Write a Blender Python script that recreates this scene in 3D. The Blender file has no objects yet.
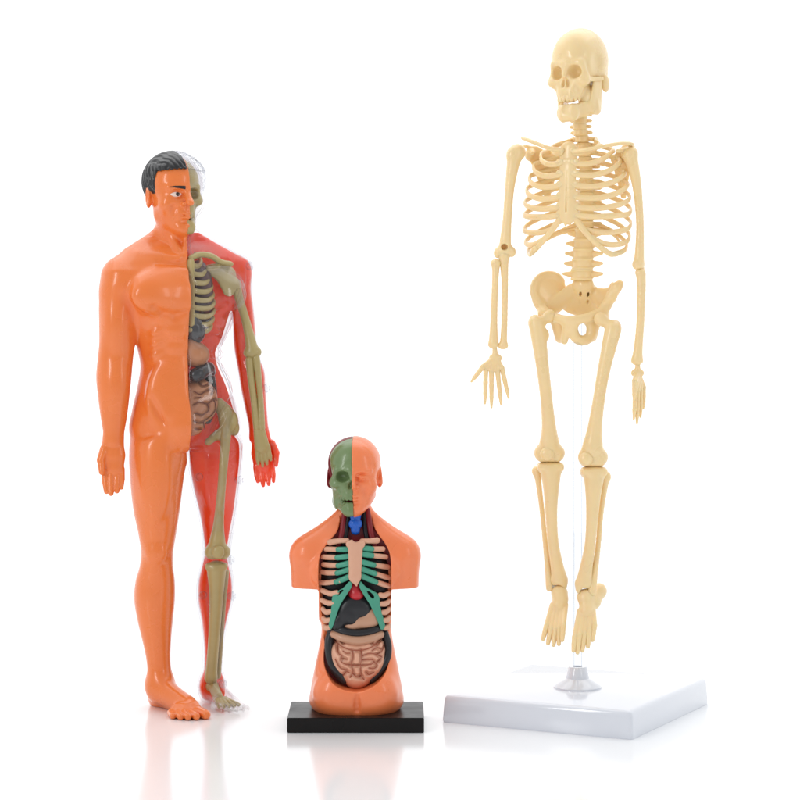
import bpy, math, random
import numpy as np
random.seed(4); np.random.seed(4)
S = 0.00065                      # metres per design unit (the three models are 20 to 45 cm tall)
FOC = 2450.0                     # camera distance, design units
CAMH = 466.0                     # camera height
scene = bpy.context.scene
COL = scene.collection
f4 = np.float32
ONLY = ('skel', 'torso', 'man')

# ------------------------------------------------------------------ placing
class Fig:
    """figure coordinates (u right, w away, v down) -> metres, measured from the figure's own root"""
    def __init__(s, u0, depth, rootname, label, cat):
        s.s = depth / FOC
        s.u0 = u0
        s.vg = 267 + CAMH / s.s
        s.root = bpy.data.objects.new(rootname, None)
        s.root.empty_display_size = 0.02
        COL.objects.link(s.root)
        s.root.location = ((u0 - 400) * s.s * S, (depth - FOC) * S, 0)
        s.root['label'] = label; s.root['category'] = cat
    def q(s, u, v, w=0):
        """where a point of the model sits in figure coordinates when it is w nearer or farther than its axis"""
        k = 1 + w * s.s / (FOC * s.s)
        return np.array([400 + (u - 400) * k, w, -(267 + (v - 267) * k)], float)
    def out(s, P):
        """internal (u, w, -v) -> metres local to root"""
        Q = np.empty_like(P)
        Q[:, 0] = (P[:, 0] - s.u0) * s.s * S
        Q[:, 1] = P[:, 1] * s.s * S
        Q[:, 2] = (P[:, 2] + s.vg) * s.s * S
        return Q

# ------------------------------------------------------------------ mesh building
def mesh_from(name, V, F):
    me = bpy.data.meshes.new(name)
    n = len(V); m = len(F)
    me.vertices.add(n)
    me.vertices.foreach_set('co', np.asarray(V, f4).ravel())
    F = np.asarray(F, np.int32); k = F.shape[1]
    me.loops.add(m * k); me.loops.foreach_set('vertex_index', F.ravel())
    me.polygons.add(m)
    me.polygons.foreach_set('loop_start', np.arange(0, m * k, k, dtype=np.int32))
    me.polygons.foreach_set('use_smooth', np.ones(m, bool))
    me.update(calc_edges=True); me.validate()
    return me

def obj(name, me, mat, parent=None, label=None):
    o = bpy.data.objects.new(name, me)
    COL.objects.link(o)
    if mat is not None and len(me.materials) == 0: me.materials.append(mat)
    if parent is not None: o.parent = parent
    if label: o['label'] = label
    return o

def surface_nets(D, o, h):
    D = np.asarray(D)
    ins = D < 0
    nx, ny, nz = D.shape
    cnt = np.zeros((nx - 1, ny - 1, nz - 1), np.uint8)
    for a in (0, 1):
        for b in (0, 1):
            for c in (0, 1):
                cnt += ins[a:nx - 1 + a, b:ny - 1 + b, c:nz - 1 + c]
    act = (cnt > 0) & (cnt < 8)
    I, J, K = np.nonzero(act)
    idx = np.full(act.shape, -1, np.int32); idx[I, J, K] = np.arange(len(I))
    acc = np.zeros((len(I), 3), np.float64); num = np.zeros(len(I))
    cor = [(a, b, c) for a in (0, 1) for b in (0, 1) for c in (0, 1)]
    val = {c: D[I + c[0], J + c[1], K + c[2]].astype(np.float64) for c in cor}
    for c0 in cor:
        for ax in range(3):
            if c0[ax]: continue
            c1 = list(c0); c1[ax] = 1; c1 = tuple(c1)
            a, b = val[c0], val[c1]
            m = (a < 0) != (b < 0)
            t = np.where(m, a / np.where(m, a - b, 1), 0)
            for d in range(3):
                acc[:, d] += np.where(m, (t if d == ax else c0[d]), 0)
            num += m
    V = acc / num[:, None] + np.stack([I, J, K], 1)
    V = V * h + np.asarray(o)
    Fs = []
    for ax in range(3):
        sl0 = [slice(1, n - 1) for n in (nx, ny, nz)]; sl1 = list(sl0)
        sl0[ax] = slice(0, (nx, ny, nz)[ax] - 1); sl1[ax] = slice(1, (nx, ny, nz)[ax])
        a = ins[tuple(sl0)]; b = ins[tuple(sl1)]
        i, j, k = np.nonzero(a != b)
        off = [1, 1, 1]; off[ax] = 0
        i += off[0]; j += off[1]; k += off[2]
        p = [i, j, k]; u, w = [(1, 2), (2, 0), (0, 1)][ax]
        def at(du, dw):
            r = [p[0].copy(), p[1].copy(), p[2].copy()]
            r[u] -= du; r[w] -= dw
            return idx[r[0], r[1], r[2]]
        qd = np.stack([at(1, 1), at(0, 1), at(0, 0), at(1, 0)], 1)
        fl = ~ins[tuple(sl0)][a != b]
        qd[fl] = qd[fl][:, ::-1]
        Fs.append(qd)
    F = np.concatenate(Fs)
    return V, F[(F >= 0).all(1)]

class Vol:
    def __init__(s, lo, hi, h):
        s.h = h; s.o = np.array(lo, float)
        s.ax = [np.arange(lo[i], hi[i] + h, h).astype(f4) for i in range(3)]
        s.D = np.full([len(a) for a in s.ax], 50, f4)
    def blk(s, lo, hi, pad):
        return tuple(slice(max(0, int((lo[i] - pad - s.o[i]) / s.h)), max(0, int((hi[i] + pad - s.o[i]) / s.h) + 2)) for i in range(3))
    def grid(s, sl=(slice(None),) * 3):
        return s.ax[0][sl[0]][:, None, None], s.ax[1][sl[1]][None, :, None], s.ax[2][sl[2]][None, None, :]
    def add(s, p, k=0.0):
        f, lo, hi = p
        sl = s.blk(lo, hi, k + 3)
        d = f(*s.grid(sl)); a = s.D[sl]
        if a.size == 0: return s
        if k > 0:
            hh = np.maximum(k - np.abs(a - d), 0) / k
            s.D[sl] = np.minimum(a, d) - hh * hh * hh * k / 6
        else: s.D[sl] = np.minimum(a, d)
        return s
    def sub(s, p, k=0.0):
        f, lo, hi = p
        sl = s.blk(lo, hi, k + 3)
        d = -f(*s.grid(sl)); a = s.D[sl]
        if a.size == 0: return s
        if k > 0:
            hh = np.maximum(k - np.abs(a - d), 0) / k
            s.D[sl] = np.maximum(a, d) + hh * hh * hh * k / 6
        else: s.D[sl] = np.maximum(a, d)
        return s
    def clip(s, f, k=0.0):
        d = f(*s.grid()); a = s.D
        if k > 0:
            hh = np.maximum(k - np.abs(a - d), 0) / k
            s.D = (np.maximum(a, d) + hh * hh * hh * k / 6).astype(f4)
        else: s.D = np.maximum(a, d).astype(f4)
        return s
    def copy(s):
        c = Vol.__new__(Vol); c.h, c.o, c.ax, c.D = s.h, s.o, s.ax, s.D.copy(); return c
    def crop(s, lo, hi):
        sl = s.blk(lo, hi, 0)
        c = Vol.__new__(Vol); c.h = s.h; c.ax = [s.ax[i][sl[i]] for i in range(3)]
        c.o = np.array([a[0] for a in c.ax], float); c.D = s.D[sl].copy(); return c
    def front(s, u, v, iso=0.0):
        """w of the surface that faces the camera at (u, v)"""
        i = int(round((u - s.o[0]) / s.h)); k = int(round((-v - s.o[2]) / s.h))
        i = min(max(i, 0), s.D.shape[0] - 1); k = min(max(k, 0), s.D.shape[2] - 1)
        col = s.D[i, :, k]
        r = np.nonzero(col < iso)[0]
        return float(s.ax[1][r[0]]) if len(r) else float(s.ax[1][np.argmin(col)])
    def net(s):
        D = s.D.copy()
        for a in range(3):
            sl = [slice(None)] * 3
            for e in (0, -1):
                sl[a] = e; D[tuple(sl)] = np.maximum(D[tuple(sl)], 0.01)
        return surface_nets(D, s.o, s.h)

def rot(ax, deg):
    a = math.radians(deg); c, n = math.cos(a), math.sin(a)
    if ax == 'x': return np.array([[1, 0, 0], [0, c, -n], [0, n, c]])
    if ax == 'y': return np.array([[c, 0, n], [0, 1, 0], [-n, 0, c]])
    return np.array([[c, -n, 0], [n, c, 0], [0, 0, 1]])

# ------------------------------------------------------------------ solids (f, lo, hi); points are internal (u, w, -v)
def ell(c, r, R=None):
    c = np.asarray(c, float); r = np.asarray(r, float); m = r.max()
    def f(X, Y, Z):
        x, y, z = X - c[0], Y - c[1], Z - c[2]
        if R is not None:
            x, y, z = [R[0, i] * x + R[1, i] * y + R[2, i] * z for i in range(3)]
        k0 = np.sqrt((x / r[0]) ** 2 + (y / r[1]) ** 2 + (z / r[2]) ** 2)
        k1 = np.sqrt((x / r[0] ** 2) ** 2 + (y / r[1] ** 2) ** 2 + (z / r[2] ** 2) ** 2) + 1e-6
        return (k0 * (k0 - 1) / k1).astype(f4)
    e = r if R is None else np.array([m] * 3)
    return f, c - e, c + e

def cone(a, b, ra, rb=None, flat=None):
    """capsule with two radii; flat = (axis vector, factor) squashes the section along that axis"""
    a = np.asarray(a, float); b = np.asarray(b, float); rb = ra if rb is None else rb
    d = b - a; L = max(float(d @ d), 1e-9); m = max(ra, rb)
    if flat is not None:
        n = np.asarray(flat[0], float); n /= np.linalg.norm(n); g = 1 / flat[1] - 1
    def f(X, Y, Z):
        x, y, z = X - a[0], Y - a[1], Z - a[2]
        t = np.clip((x * d[0] + y * d[1] + z * d[2]) / L, 0, 1)
        x, y, z = x - t * d[0], y - t * d[1], z - t * d[2]
        q = x * x + y * y + z * z
        if flat is not None:
            e = x * n[0] + y * n[1] + z * n[2]
            q = q + e * e * (g * g + 2 * g)
        return (np.sqrt(q) - (ra + (rb - ra) * t)).astype(f4)
    return f, np.minimum(a, b) - m, np.maximum(a, b) + m

def box(c, hf, r=0.0, R=None):
    c = np.asarray(c, float); hf = np.asarray(hf, float)
    def f(X, Y, Z):
        x, y, z = X - c[0], Y - c[1], Z - c[2]
        if R is not None:
            x, y, z = [R[0, i] * x + R[1, i] * y + R[2, i] * z for i in range(3)]
        x, y, z = np.abs(x) - hf[0] + r, np.abs(y) - hf[1] + r, np.abs(z) - hf[2] + r
        return (np.sqrt(np.maximum(x, 0) ** 2 + np.maximum(y, 0) ** 2 + np.maximum(z, 0) ** 2) + np.minimum(np.maximum(np.maximum(x, y), z), 0) - r).astype(f4)
    e = hf if R is None else np.array([np.linalg.norm(hf)] * 3)
    return f, c - e, c + e

def torus(c, ra, rb, r, R=None):
    """elliptical ring in the local xy plane"""
    c = np.asarray(c, float)
    def f(X, Y, Z):
        x, y, z = X - c[0], Y - c[1], Z - c[2]
        if R is not None:
            x, y, z = [R[0, i] * x + R[1, i] * y + R[2, i] * z for i in range(3)]
        k0 = np.sqrt((x / ra) ** 2 + (y / rb) ** 2)
        k1 = np.sqrt((x / ra ** 2) ** 2 + (y / rb ** 2) ** 2) + 1e-6
        g = k0 * (k0 - 1) / k1
        return (np.sqrt(g * g + z * z) - r).astype(f4)
    m = max(ra, rb) + r
    return f, c - m, c + m

def moved(p, M, t, s, sx=1.0):
    """a solid given in canonical units, carried to x' = s M x + t (sx widens it sideways)"""
    f, lo, hi = p; M = np.asarray(M); t = np.asarray(t, float)
    k = np.array([sx, 1, 1])
    cs = (np.array([[a, b, c] for a in (lo[0], hi[0]) for b in (lo[1], hi[1]) for c in (lo[2], hi[2])]) * k) @ M.T * s + t
    def g(X, Y, Z):
        x, y, z = (X - t[0]) / s, (Y - t[1]) / s, (Z - t[2]) / s
        return f(*[(M[0, i] * x + M[1, i] * y + M[2, i] * z) / k[i] for i in range(3)]) * f4(s)
    return g, cs.min(0), cs.max(0)

def hermite(xs, ys, x):
    xs = np.asarray(xs, float); ys = np.asarray(ys, float)
    m = np.empty_like(ys); dx = np.diff(xs); dl = np.diff(ys) / dx
    m[0], m[-1] = dl[0], dl[-1]
    if len(xs) > 2:
        m[1:-1] = (dl[:-1] * dx[1:] + dl[1:] * dx[:-1]) / (dx[1:] + dx[:-1])
    i = np.clip(np.searchsorted(xs, x) - 1, 0, len(xs) - 2)
    t = np.clip((x - xs[i]) / dx[i], 0, 1); t2, t3 = t * t, t ** 3
    return (2 * t3 - 3 * t2 + 1) * ys[i] + (t3 - 2 * t2 + t) * dx[i] * m[i] + (3 * t2 - 2 * t3) * ys[i + 1] + (t3 - t2) * dx[i] * m[i + 1]

def loft(rows, phi=0.0, cap=4.0, n=2.0, fig=None):
    """upright body: rows (v, left u, right u, w of axis, half depth); phi turns the section about the vertical"""
    if fig is not None:
        R = []
        for v, l, r, w, d in rows:
            a, b = fig.q(l, v, w), fig.q(r, v, w)
            R.append((-a[2], a[0], b[0], w, d))
        rows = R
    T = np.array(rows, float)
    ph = math.radians(phi); c, s_ = math.cos(ph), math.sin(ph)
    v0, v1 = T[0, 0], T[-1, 0]
    def f(X, Y, Z):
        v = -Z.ravel().astype(float); vc = np.clip(v, v0, v1)
        l, r, w, d = [hermite(T[:, 0], T[:, i], vc) for i in (1, 2, 3, 4)]
        e = (r - l) / 2; cu = (r + l) / 2
        d = np.maximum(d, 0.5)
        a = np.sqrt(np.maximum(e * e - (d * s_) ** 2, (0.35 * e) ** 2)) / c
        cu, w, d, a = [np.asarray(t, f4)[None, None, :] for t in (cu, w, d, a)]
        x = X - cu; y = Y - w
        p, q = x * c + y * s_, -x * s_ + y * c
        if n == 2.0:
            k0 = np.sqrt((p / a) ** 2 + (q / d) ** 2)
        else:
            k0 = (np.abs(p / a) ** n + np.abs(q / d) ** n) ** (1 / n)
        k1 = np.sqrt((p / a ** 2) ** 2 + (q / d ** 2) ** 2) + 1e-6
        g = k0 * (k0 - 1) / k1 if n == 2.0 else (k0 - 1) * np.minimum(a, d)
        e2 = np.maximum(v0 - v, v - v1).astype(f4)[None, None, :]
        hh = np.maximum(cap - np.abs(g - e2), 0) / max(cap, 1e-6)
        return (np.maximum(g, e2) + hh ** 3 * cap / 6).astype(f4)
    dm = T[:, 4].max() + (T[:, 2] - T[:, 1]).max() * abs(s_) / 2
    return f, np.array([T[:, 1].min(), T[:, 3].min() - dm, -v1]), np.array([T[:, 2].max(), T[:, 3].max() + dm, -v0])

def bounds(ps, pad=3.0):
    return np.min([p[1] for p in ps], 0) - pad, np.max([p[2] for p in ps], 0) + pad

def solid(fig, name, mat, parent, adds, subs=(), k=2.0, h=0.8, label=None, xf=None, post=None, ks=None):
    lo, hi = bounds(adds)
    V = Vol(lo, hi, h)
    for p in adds: V.add(p, k)
    for p in subs: V.sub(p, k if ks is None else ks)
    if post: post(V)
    return netobj(fig, name, mat, parent, V, label, xf)

def netobj(fig, name, mat, parent, V, label=None, xf=None):
    P, F = V.net()
    if xf is not None: P = xf(P)
    return obj(name, mesh_from(name, fig.out(P), F), mat, parent, label)

def spline(pts, n=8):
    P = np.asarray(pts, float); out = []
    Q = np.vstack([2 * P[0] - P[1], P, 2 * P[-1] - P[-2]])
    for i in range(1, len(Q) - 2):
        for t in np.linspace(0, 1, n, endpoint=False):
            a, b, c, d = Q[i - 1], Q[i], Q[i + 1], Q[i + 2]
            out.append(0.5 * ((2 * b) + (c - a) * t + (2 * a - 5 * b + 4 * c - d) * t * t + (3 * b - 3 * c + d - a) * t ** 3))
    out.append(P[-1])
    return np.array(out)

def sweep(pts, rad, up=(0, 0, 1), ry=None, n=8, m=12, round_end=True):
    """tube along a smooth path; pts (x,y,z), rad per point along `up`-ish axis, ry across"""
    P = spline(pts, n)
    K = len(P); tt = np.linspace(0, len(pts) - 1, K)
    ra = np.interp(tt, range(len(pts)), np.broadcast_to(np.asarray(rad, float), (len(pts),)))
    rb = ra if ry is None else np.interp(tt, range(len(pts)), np.broadcast_to(np.asarray(ry, float), (len(pts),)))
    T = np.gradient(P, axis=0); T /= np.linalg.norm(T, axis=1)[:, None] + 1e-9
    if round_end:
        e = max(ra[0], 0.3); g = max(ra[-1], 0.3)
        pre = [(P[0] - T[0] * e * math.sin(a), math.cos(a)) for a in (1.45, 1.1, 0.7, 0.35)]
        suf = [(P[-1] + T[-1] * g * math.sin(a), math.cos(a)) for a in (0.35, 0.7, 1.1, 1.45)]
        P = np.vstack([[p for p, _ in pre], P, [p for p, _ in suf]])
        T = np.vstack([[T[0]] * 4, T, [T[-1]] * 4])
        ra = np.concatenate([[c * ra[0] for _, c in pre], ra, [c * ra[-1] for _, c in suf]])
        rb = np.concatenate([[c * rb[0] for _, c in pre], rb, [c * rb[-1] for _, c in suf]])
    up = np.asarray(up, float)
    B = np.cross(T, up); B /= np.linalg.norm(B, axis=1)[:, None] + 1e-9
    U = np.cross(B, T)
    a = np.linspace(0, 2 * math.pi, m, endpoint=False)
    V = P[:, None, :] + U[:, None, :] * (np.cos(a)[None, :, None] * ra[:, None, None]) + B[:, None, :] * (np.sin(a)[None, :, None] * rb[:, None, None])
    K = len(P); V = V.reshape(-1, 3)
    F = []
    for i in range(K - 1):
        for j in range(m):
            F.append((i * m + j, i * m + (j + 1) % m, (i + 1) * m + (j + 1) % m, (i + 1) * m + j))
    F = [f[::-1] for f in F]
    V = np.vstack([V, P[:1], P[-1:]])
    c0, c1 = K * m, K * m + 1
    for j in range(m):
        F.append((c0, c0, j, (j + 1) % m)); F.append((c1, c1, (K - 1) * m + (j + 1) % m, (K - 1) * m + j))
    quads = np.array([f for f in F if f[0] != f[1]])
    tris = np.array([f[1:] for f in F if f[0] == f[1]])
    return V, quads, tris

def tube_obj(fig, name, mat, parent, pts, rad, label=None, **kw):
    V, Q, T = sweep(pts, rad, **kw)
    me = bpy.data.meshes.new(name)
    me.from_pydata(fig.out(V).tolist(), [], Q.tolist() + T.tolist())
    me.polygons.foreach_set('use_smooth', np.ones(len(me.polygons), bool)); me.update()
    return obj(name, me, mat, parent, label)

def lathe(fig, name, mat, parent, prof, c, n=48, label=None):
    """prof (radius, v) pairs about the vertical through (u, w)"""
    V, F = [], []
    for r, v in prof:
        for j in range(n):
            a = 2 * math.pi * j / n
            V.append((c[0] + r * math.cos(a), c[1] + r * math.sin(a), -v))
    for i in range(len(prof) - 1):
        for j in range(n):
            F.append((i * n + j, i * n + (j + 1) % n, (i + 1) * n + (j + 1) % n, (i + 1) * n + j))
    me = bpy.data.meshes.new(name)
    F.append(tuple(range(n))[::-1]); F.append(tuple(range((len(prof) - 1) * n, len(prof) * n)))
    me.from_pydata(fig.out(np.array(V, float)).tolist(), [], F)
    for p in me.polygons: p.use_smooth = len(p.vertices) == 4
    me.update()
    bm = bmesh.new(); bm.from_mesh(me); bmesh.ops.recalc_face_normals(bm, faces=bm.faces)
    for e in bm.edges:
        if len(e.link_faces) == 2 and e.calc_face_angle(0) > 0.6: e.smooth = False
    bm.to_mesh(me); bm.free()
    return obj(name, me, mat, parent, label)
import bmesh

# ------------------------------------------------------------------ materials
def material(name):
    m = bpy.data.materials.new(name); m.use_nodes = True
    return m, m.node_tree.nodes, m.node_tree.links, m.node_tree.nodes['Principled BSDF']

def plastic(name, col, rough=0.3, var=0.06, bump=0.0, bscale=300.0, sss=0.0, srad=(1, .5, .25), sscale=0.003, coat=0.0, spec=0.5, vscale=60.0, trans=0.0):
    m, N, L, b = material(name)
    tc = N.new('ShaderNodeTexCoord'); nz = N.new('ShaderNodeTexNoise')
    nz.inputs['Scale'].default_value = vscale; nz.inputs['Detail'].default_value = 4
    L.new(tc.outputs['Object'], nz.inputs['Vector'])
    mx = N.new('ShaderNodeMix'); mx.data_type = 'RGBA'
    mx.inputs[6].default_value = tuple(c * (1 - var) for c in col) + (1,)
    mx.inputs[7].default_value = tuple(min(1, c * (1 + var)) for c in col) + (1,)
    L.new(nz.outputs['Fac'], mx.inputs[0]); L.new(mx.outputs[2], b.inputs['Base Color'])
    mr = N.new('ShaderNodeMapRange')
    mr.inputs['From Min'].default_value = .3; mr.inputs['From Max'].default_value = .7
    mr.inputs['To Min'].default_value = max(0.02, rough - min(.05, var)); mr.inputs['To Max'].default_value = rough + min(.06, var)
    L.new(nz.outputs['Fac'], mr.inputs['Value']); L.new(mr.outputs['Result'], b.inputs['Roughness'])
    b.inputs['Specular IOR Level'].default_value = spec
    b.inputs['Coat Weight'].default_value = coat; b.inputs['Coat Roughness'].default_value = .08
    if sss:
        b.inputs['Subsurface Weight'].default_value = sss
        b.inputs['Subsurface Radius'].default_value = srad
        b.inputs['Subsurface Scale'].default_value = sscale
    if bump:
        n2 = N.new('ShaderNodeTexNoise'); n2.inputs['Scale'].default_value = bscale; n2.inputs['Detail'].default_value = 3
        L.new(tc.outputs['Object'], n2.inputs['Vector'])
        bp = N.new('ShaderNodeBump'); bp.inputs['Strength'].default_value = bump; bp.inputs['Distance'].default_value = 0.0006
        L.new(n2.outputs['Fac'], bp.inputs['Height']); L.new(bp.outputs['Normal'], b.inputs['Normal'])
    return m

def clear_plastic(name, tint=(.97, .975, .985), rough=0.04, ior=1.46, bump=0.0, bscale=90.0, glint=1.0, edge=12.0):
    """thin clear plastic wall: what is behind shows straight through, the surface mirrors by Fresnel"""
    m, N, L, b = material(name); N.remove(b)
    out = N['Material Output']
    tr = N.new('ShaderNodeBsdfTransparent'); tr.inputs['Color'].default_value = tint + (1,)
    gl = N.new('ShaderNodeBsdfGlossy'); gl.inputs['Roughness'].default_value = rough
    gl.inputs['Color'].default_value = (glint, glint, glint, 1)
    lw = N.new('ShaderNodeLayerWeight'); lw.inputs['Blend'].default_value = 0.5
    pw = N.new('ShaderNodeMath'); pw.operation = 'POWER'; pw.inputs[1].default_value = 5.0
    fr = N.new('ShaderNodeMath'); fr.operation = 'MULTIPLY_ADD'; fr.use_clamp = True
    fr.inputs[1].default_value = .7; fr.inputs[2].default_value = 0.7 * ((ior - 1) / (ior + 1)) ** 2
    p3 = N.new('ShaderNodeMath'); p3.operation = 'POWER'; p3.inputs[1].default_value = 3.0
    mc = N.new('ShaderNodeMix'); mc.data_type = 'RGBA'          # a longer way through the wall at a grazing angle
    mc.inputs[6].default_value = tint + (1,); mc.inputs[7].default_value = tuple(t ** edge for t in tint) + (1,)
    L.new(lw.outputs['Facing'], p3.inputs[0]); L.new(p3.outputs[0], mc.inputs[0]); L.new(mc.outputs[2], tr.inputs['Color'])
    L.new(lw.outputs['Facing'], pw.inputs[0]); L.new(pw.outputs[0], fr.inputs[0])
    mx = N.new('ShaderNodeMixShader')
    L.new(fr.outputs[0], mx.inputs['Fac']); L.new(tr.outputs[0], mx.inputs[1]); L.new(gl.outputs[0], mx.inputs[2])
    L.new(mx.outputs[0], out.inputs['Surface'])
    if bump:
        tc = N.new('ShaderNodeTexCoord'); n2 = N.new('ShaderNodeTexNoise'); n2.inputs['Scale'].default_value = bscale
        L.new(tc.outputs['Object'], n2.inputs['Vector'])
        bp = N.new('ShaderNodeBump'); bp.inputs['Strength'].default_value = bump; bp.inputs['Distance'].default_value = 0.001
        L.new(n2.outputs['Fac'], bp.inputs['Height'])
        L.new(bp.outputs['Normal'], gl.inputs['Normal']); L.new(bp.outputs['Normal'], lw.inputs['Normal'])
    return m
WF, WB = 0.53, 1.3
LAMPS = [('key_softbox', (-0.95, -1.0, 0.75), (-0.05, 0.05, 0.2), 0.18, 0.8, 4.6),
         ('fill_softbox', (1.0, -0.9, 0.6), (0.05, 0.05, 0.2), 0.14, 0.8, 1.4),
         ('top_softbox', (0.0, 0.35, 1.2), (0, 0.05, 0.1), 1.6, 0.9, 4.8)]
FLOORCOL = (.86, .875, .89, 1); FLOORSPEC = 0.4

# ================================================================== camera, light, setting
cam = bpy.data.cameras.new('camera'); co = bpy.data.objects.new('camera', cam); COL.objects.link(co)
co.location = (0, -FOC * S, CAMH * S); co.rotation_euler = (math.radians(90), 0, 0)
cam.sensor_width = 36; cam.lens = FOC / 800 * 36
cam.shift_y = -133 / 800
cam.clip_start = 0.05; cam.clip_end = 200
scene.camera = co
scene.view_settings.view_transform = 'Standard'; scene.view_settings.look = 'None'
scene.view_settings.exposure = 0; scene.view_settings.gamma = 1
scene.cycles.max_bounces = 14; scene.cycles.transparent_max_bounces = 24
scene.cycles.caustics_reflective = False; scene.cycles.caustics_refractive = False
scene.cycles.sample_clamp_indirect = 6

# studio surroundings: a white lit cove behind and above, dimmer towards the camera
world = bpy.data.worlds.new('World'); scene.world = world; world.use_nodes = True
N, L = world.node_tree.nodes, world.node_tree.links
bg = N['Background']
tc = N.new('ShaderNodeTexCoord'); sp = N.new('ShaderNodeSeparateXYZ'); L.new(tc.outputs['Generated'], sp.inputs[0])
mr = N.new('ShaderNodeMapRange'); mr.interpolation_type = 'SMOOTHSTEP'
mr.inputs['From Min'].default_value = -0.75; mr.inputs['From Max'].default_value = 0.45
mr.inputs['To Min'].default_value = WF; mr.inputs['To Max'].default_value = WB
L.new(sp.outputs['Y'], mr.inputs['Value'])
bg.inputs['Color'].default_value = (0.985, 0.99, 1, 1)
L.new(mr.outputs['Result'], bg.inputs['Strength'])

def area(name, loc, target, size, sy, power, col=(1, 1, 1)):
    l = bpy.data.lights.new(name, 'AREA'); l.shape = 'RECTANGLE'; l.size = size; l.size_y = sy; l.energy = power; l.color = col
    o = bpy.data.objects.new(name, l); COL.objects.link(o)
    o.location = loc
    from mathutils import Vector
    o.rotation_euler = (Vector(target) - Vector(loc)).to_track_quat('-Z', 'Y').to_euler()
    return o
for a in LAMPS: area(*a)

# floor: glossy white acrylic sheet
m, N, L, b = material('white_acrylic')
b.inputs['Base Color'].default_value = FLOORCOL
tc = N.new('ShaderNodeTexCoord'); nz = N.new('ShaderNodeTexNoise'); nz.inputs['Scale'].default_value = 14; nz.inputs['Detail'].default_value = 5
L.new(tc.outputs['Object'], nz.inputs['Vector'])
mr = N.new('ShaderNodeMapRange'); mr.inputs['To Min'].default_value = .12; mr.inputs['To Max'].default_value = .18
L.new(nz.outputs['Fac'], mr.inputs['Value']); L.new(mr.outputs['Result'], b.inputs['Roughness'])
b.inputs['Specular IOR Level'].default_value = FLOORSPEC
me = bpy.data.meshes.new('floor')
me.from_pydata([(-30, -6, 0), (30, -6, 0), (30, 1.2, 0), (-30, 1.2, 0)], [], [(0, 1, 2, 3)])
fo = obj('floor', me, m); fo['kind'] = 'structure'

# ================================================================== canonical skull (95 high, chin at z 0, face towards -y)
def skull_vol(h=0.8, jaw=True, cran=True):
    V = Vol((-36, -46, -6), (36, 46, 102), h)
    if cran:
        V.add(ell((0, 6, 63), (28, 33, 32)))
        V.add(ell((0, -11, 61), (25, 20.5, 28)), 10)
        V.add(ell((0, 22, 46), (20, 17, 16)), 10)
        for s in (-1, 1):
            V.sub(ell((s * 31.5, -10, 55), (7.5, 13, 15)), 6)                   # temple
            V.add(cone((s * 3, -29.8, 56), (s * 16, -26.5, 57), 3.6, 3.2), 8)   # brow
            V.add(cone((s * 17, -26, 56.5), (s * 20.5, -22.5, 44), 3.0, 3.4), 6)  # outer orbit rim
            V.add(ell((s * 17, -24, 39.5), (8.5, 7, 6)), 8)                     # cheekbone
            V.add(cone((s * 21.5, -20, 40.5), (s * 26.5, 3, 42), 2.5, 2.1, ((1, 0, 0), .7)), 5)  # arch
            V.add(ell((s * 24.5, 13, 38), (4, 6, 9)), 4)                        # mastoid
        V.add(box((0, -17, 38), (15, 14, 14), 7), 10)
        V.add(ell((0, -24.5, 28), (13.8, 9, 9.5)), 9)                           # upper jaw
        for s in (-1, 1):
            V.sub(ell((s * 10.8, -34.5, 48.3), (7.6, 15, 6.9)), 4)              # eye sockets
            V.sub(ell((s * 15, -34, 31), (3.4, 6, 5)), 6)
            V.add(cone((s * 5.4, -32, 27), (s * 6, -32.4, 20.5), 1.6, 1.5), 3)
        V.add(cone((0, -29.5, 54), (0, -34.5, 43.5), 3.0, 2.4), 5)
        V.sub(ell((-2.3, -37, 37.6), (2.7, 9, 5.6), rot('y', 14)), 2)
        V.sub(ell((2.3, -37, 37.6), (2.7, 9, 5.6), rot('y', -14)), 2)
        V.add(cone((0, -31.5, 42), (0, -31.5, 33), .7), 1)
        V.sub(ell((0, 4, 16), (16, 17, 15)), 5)
        V.add(ell((12, -3, 23), (10, 16, 13)), 3)
        for i in range(-4, 5):
            if i == 0: continue
            a = (abs(i) - .5) * .33 * (1 if i > 0 else -1)
            V.add(ell((12.6 * math.sin(a) * 1.1, -20 - 12.6 * math.cos(a), 22), (2.0, 1.5, 3.2)), 1.6)
    if jaw:
        J = Vol((-36, -46, -6), (36, 46, 102), h)
        for s in (-1, 1):
            J.add(cone((s * 6, -28.5, 8), (s * 20.5, -2, 16), 8, 7.6, ((.85, .3, 0), .5)), 6)
            J.add(cone((s * 20.5, 0, 14), (s * 22.5, 4, 40), 7.4, 5.2, ((1, 0, 0), .42)), 6)
            J.add(cone((s * 19.5, -7, 15), (s * 22, -4, 37), 8, 5.5, ((1, 0, 0), .38)), 6)
        J.add(cone((-5, -29.5, 8), (5, -29.5, 8), 8.2, 8.2, ((0, 1, 0), .62)), 6)
        J.add(ell((0, -32.5, 4.5), (8, 4, 4.5)), 6)
        J.sub(ell((0, -10, 10), (13, 16, 22)), 3)
        for i in range(-4, 5):
            if i == 0: continue
            a = (abs(i) - .5) * .33 * (1 if i > 0 else -1)
            J.add(ell((12.4 * math.sin(a) * 1.1, -19.5 - 12.2 * math.cos(a), 14.5), (1.9, 1.4, 2.4)), 1.6)
        if not cran: return J
        V.D = np.minimum(V.D, J.D)
    return V

def place(yaw, s, t, roll=0.0, pitch=0.0):
    M = rot('z', yaw) @ rot('y', roll) @ rot('x', pitch)
    t = np.asarray(t, float)
    return lambda P: (P @ M.T) * s + t

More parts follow.
